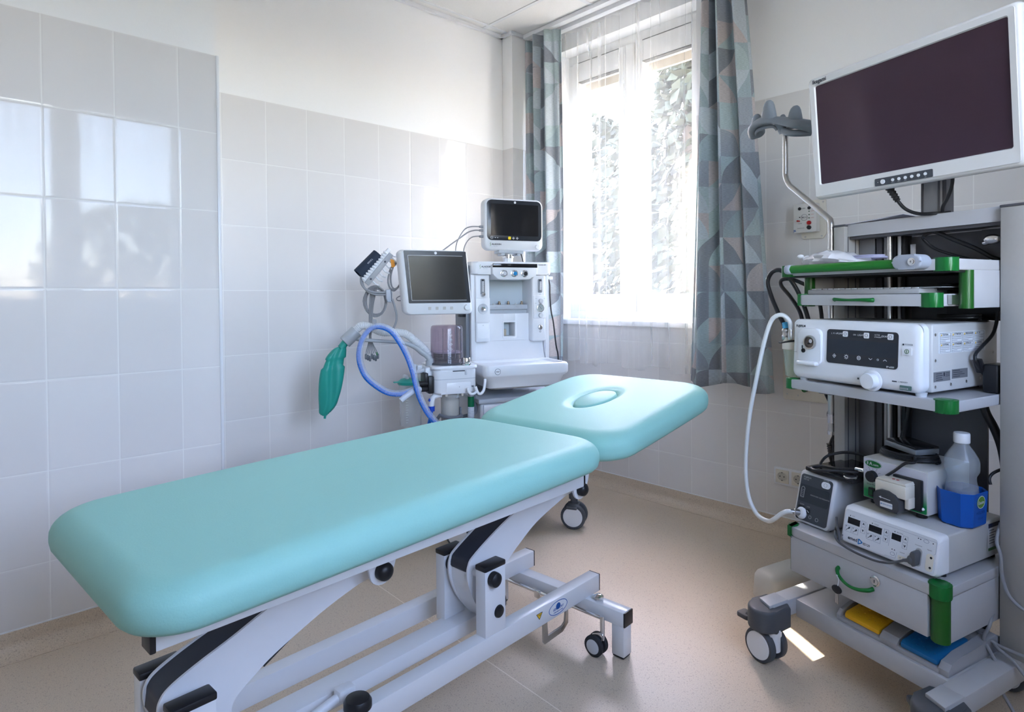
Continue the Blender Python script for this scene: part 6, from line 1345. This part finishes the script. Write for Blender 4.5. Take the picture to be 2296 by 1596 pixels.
for t_ in (0, .02, .98, 1):
    rows.append([aC+(bC-aC)*t_+xC*(r_*cos(a)*1.0)+yC*(r_*1.0*sin(a)) for r_, a in sp]+[aC+(bC-aC)*t_+xC*((r_-.0022)*cos(a))+yC*((r_-.0022)*sin(a)) for r_, a in sp[::-1]])
part('cuff_wrap', G().loft(rows), NAVY, cf, FM, 60)
plc = (aC+(bC-aC)*.5-xC*.0336, dC, yC)
part('cuff_print', G().text(((aC+(bC-aC)*.5)-xC*.0345, tuple(dC), tuple(yC*-1)), [('ADULT', .010, .01, -.012, 'CENTER')], .0004), WINK, cf, FM)
part('cuff_hose', G().tube(spline([(-.985, .225, 1.235), (-.985, .22, 1.205), (-.968, .215, 1.178), (-.935, .21, 1.163), (-.89, .21, 1.16), (-.862, .21, 1.165)], 8), .0055, 10).tube(spline([(-.978, .228, 1.228), (-.978, .223, 1.200), (-.962, .218, 1.17), (-.93, .213, 1.153), (-.885, .213, 1.150), (-.862, .213, 1.158)], 8), .0050, 10), GREYCAB, cf, FM, 60)
lh = thing('lead_holder', 'white slotted comb holding the monitoring leads, hung from the side arm', 'lead holder', FM, (-.89, .25, 1.2))
a0, b0 = Vector((-.962, .215, 1.200)), Vector((-.845, .215, 1.342)); dv = (b0-a0).normalized(); nv = Vector((dv.z, 0, -dv.x))
g = G(); Mh = Matrix((dv, Vector((0, 1, 0)), nv*-1)).transposed().to_4x4(); Mh.translation = a0
Lh = (b0-a0).length
bar = part('comb_bar', G().box((0, -.004, -.013), (Lh, .012, .012), .003), mat('comb_grey', (.36, .365, .38), .4), lh, FM @ Mh)
g = G().box((0, -.008, .012), (Lh+.012, .014, .030), .004)
for k in range(12): g.sph((.009+.0145*k, -.006, .026), (.0068, .009, .011), 12, 8)
part('comb_teeth', g, PLASTIC, lh, FM @ Mh)
g = G()
for k in range(6): g.tube([(.03+.025*k, .012, -.012), (.028+.025*k, .016, -.035), (.032+.025*k, .004, -.05)], .0042, 8)
part('comb_fingers', g, PLASTIC, lh, FM @ Mh)
part('comb_screw', G().cyl((.03, -.0065, 0), (.03, -.003, 0), .0048).cyl((.135, -.0065, 0), (.135, -.003, 0), .0048), INK, lh, FM @ Mh)
part('hanging_rod', G().tube(spline([(-.855, .23, 1.338), (-.84, .24, 1.334), (-.80, .25, 1.329), (-.74, .25, 1.325)], 5), .004, 8).tube([(-.85, .22, 1.335), (-.82, .22, 1.30), (-.80, .22, 1.29)], .006, 8), PLASTIC, lh, FM)
GREYW = mat('lead_wire_grey', (.24, .24, .25), .5)
def coil(g, cx, cz, rx, rz, y, turns, r, ph=0., tilt=.0):
    pts = [(cx+rx*(1+.07*sin(1.7*a+ph))*cos(a)+tilt*rz*sin(a), y+.004*sin(2.1*a), cz+rz*(1+.05*cos(2.3*a+ph))*sin(a)) for a in [2*pi*i/26 for i in range(int(26*turns)+1)]]
    return g.tube(pts, r, 7)
o1 = thing('lead_coil', 'big loose coil of grey monitoring leads hanging below the lead holder', 'cable coil', FM, (-.92, .24, 1.05))
part('coiled_leads', coil(coil(G(), -.918, 1.120, .052, .070, .24, 5, .0027), -.915, 1.118, .046, .062, .245, 4, .0025, 1.2), GREYW, o1, FM, 60)
g = G()
for k in range(7): g.tube(spline([(-.925+.005*(k-3), .235+.003*(k % 3), 1.185), (-.938+.003*(k-3), .233, 1.10), (-.944+.002*(k-3), .232, .99), (-.945+.0018*(k-3), .232, .94), (-.940+.008*(k-3), .232, .885), (-.938+.0085*(k-3), .232, .875)], 6), .0021, 6)
part('hanging_wires', g, GREYW, o1, FM, 60)
g = G()
for k in range(7): g.prism(rr(.010, .026, .004, 3, -.938+.009*(k-3), .862-.005*(k % 3)), 'v', .227+.003*(k % 2), .236+.003*(k % 2), .002)
part('electrode_clips', g, mat('clip_grey', (.10, .11, .12), .4), o1, FM)
part('green_clip', G().box((-.918, .226, .866), (-.912, .236, .882), .002), GREEN, o1, FM)
part('lead_block', G().box((-.938, .226, .985), (-.915, .242, 1.035), .004), GREYCAB, o1, FM)
o2 = thing('sensor_coil', 'smaller coil of grey sensor cable with an orange tag beside the ventilator screen', 'cable coil', FM, (-.83, .24, 1.2))
part('coiled_cable', coil(coil(G(), -.822, 1.238, .026, .062, .22, 5, .0027, .4, .12), -.826, 1.236, .032, .066, .225, 3, .0027, 1.7, .15), GREYW, o2, FM, 60)
part('orange_tag', G().loft([[(-.851, .214, 1.318), (-.833, .214, 1.312), (-.829, .213, 1.282), (-.846, .213, 1.277)], [(-.851, .2125, 1.318), (-.833, .2125, 1.312), (-.829, .2115, 1.282), (-.846, .2115, 1.277)]]), mat('orange_tag', (.80, .30, .01), .5), o2, FM)
part('blue_band', G().cyl((-.806, .218, 1.187), (-.795, .218, 1.180), .0062), mat('sky_blue_sleeve', (.08, .42, .72), .4), o2, FM)
part('free_end', G().tube(spline([(-.80, .22, 1.20), (-.79, .22, 1.17), (-.792, .22, 1.148), (-.808, .22, 1.142), (-.822, .22, 1.132), (-.815, .22, 1.122), (-.79, .22, 1.124), (-.76, .22, 1.14)], 6), .0026, 7), GREYW, o2, FM, 60)
o3 = thing('finger_sensor', 'grey clip-on finger sensor on a looped lead below the holder', 'finger sensor', FM, (-.86, .21, 1.1))
part('sensor_clip', G().prism([(-.876, 1.172), (-.856, 1.176), (-.846, 1.16), (-.846, 1.125), (-.852, 1.114), (-.868, 1.116), (-.874, 1.13)], 'v', .195, .218, .004), mat('sensor_grey', (.40, .43, .48), .4), o3, FM)
part('sensor_gap', G().line(((0, .1946, 0), (1, 0, 0), (0, 0, 1)), (-.853, 1.176), (-.851, 1.12), .0028), INK, o3, FM)
part('sensor_lead', G().tube(spline([(-.846, .205, 1.13), (-.836, .205, 1.10), (-.826, .21, 1.06), (-.825, .215, 1.03), (-.832, .22, 1.005), (-.842, .225, .985)], 7), .0052, 9), GREYCAB, o3, FM, 60)
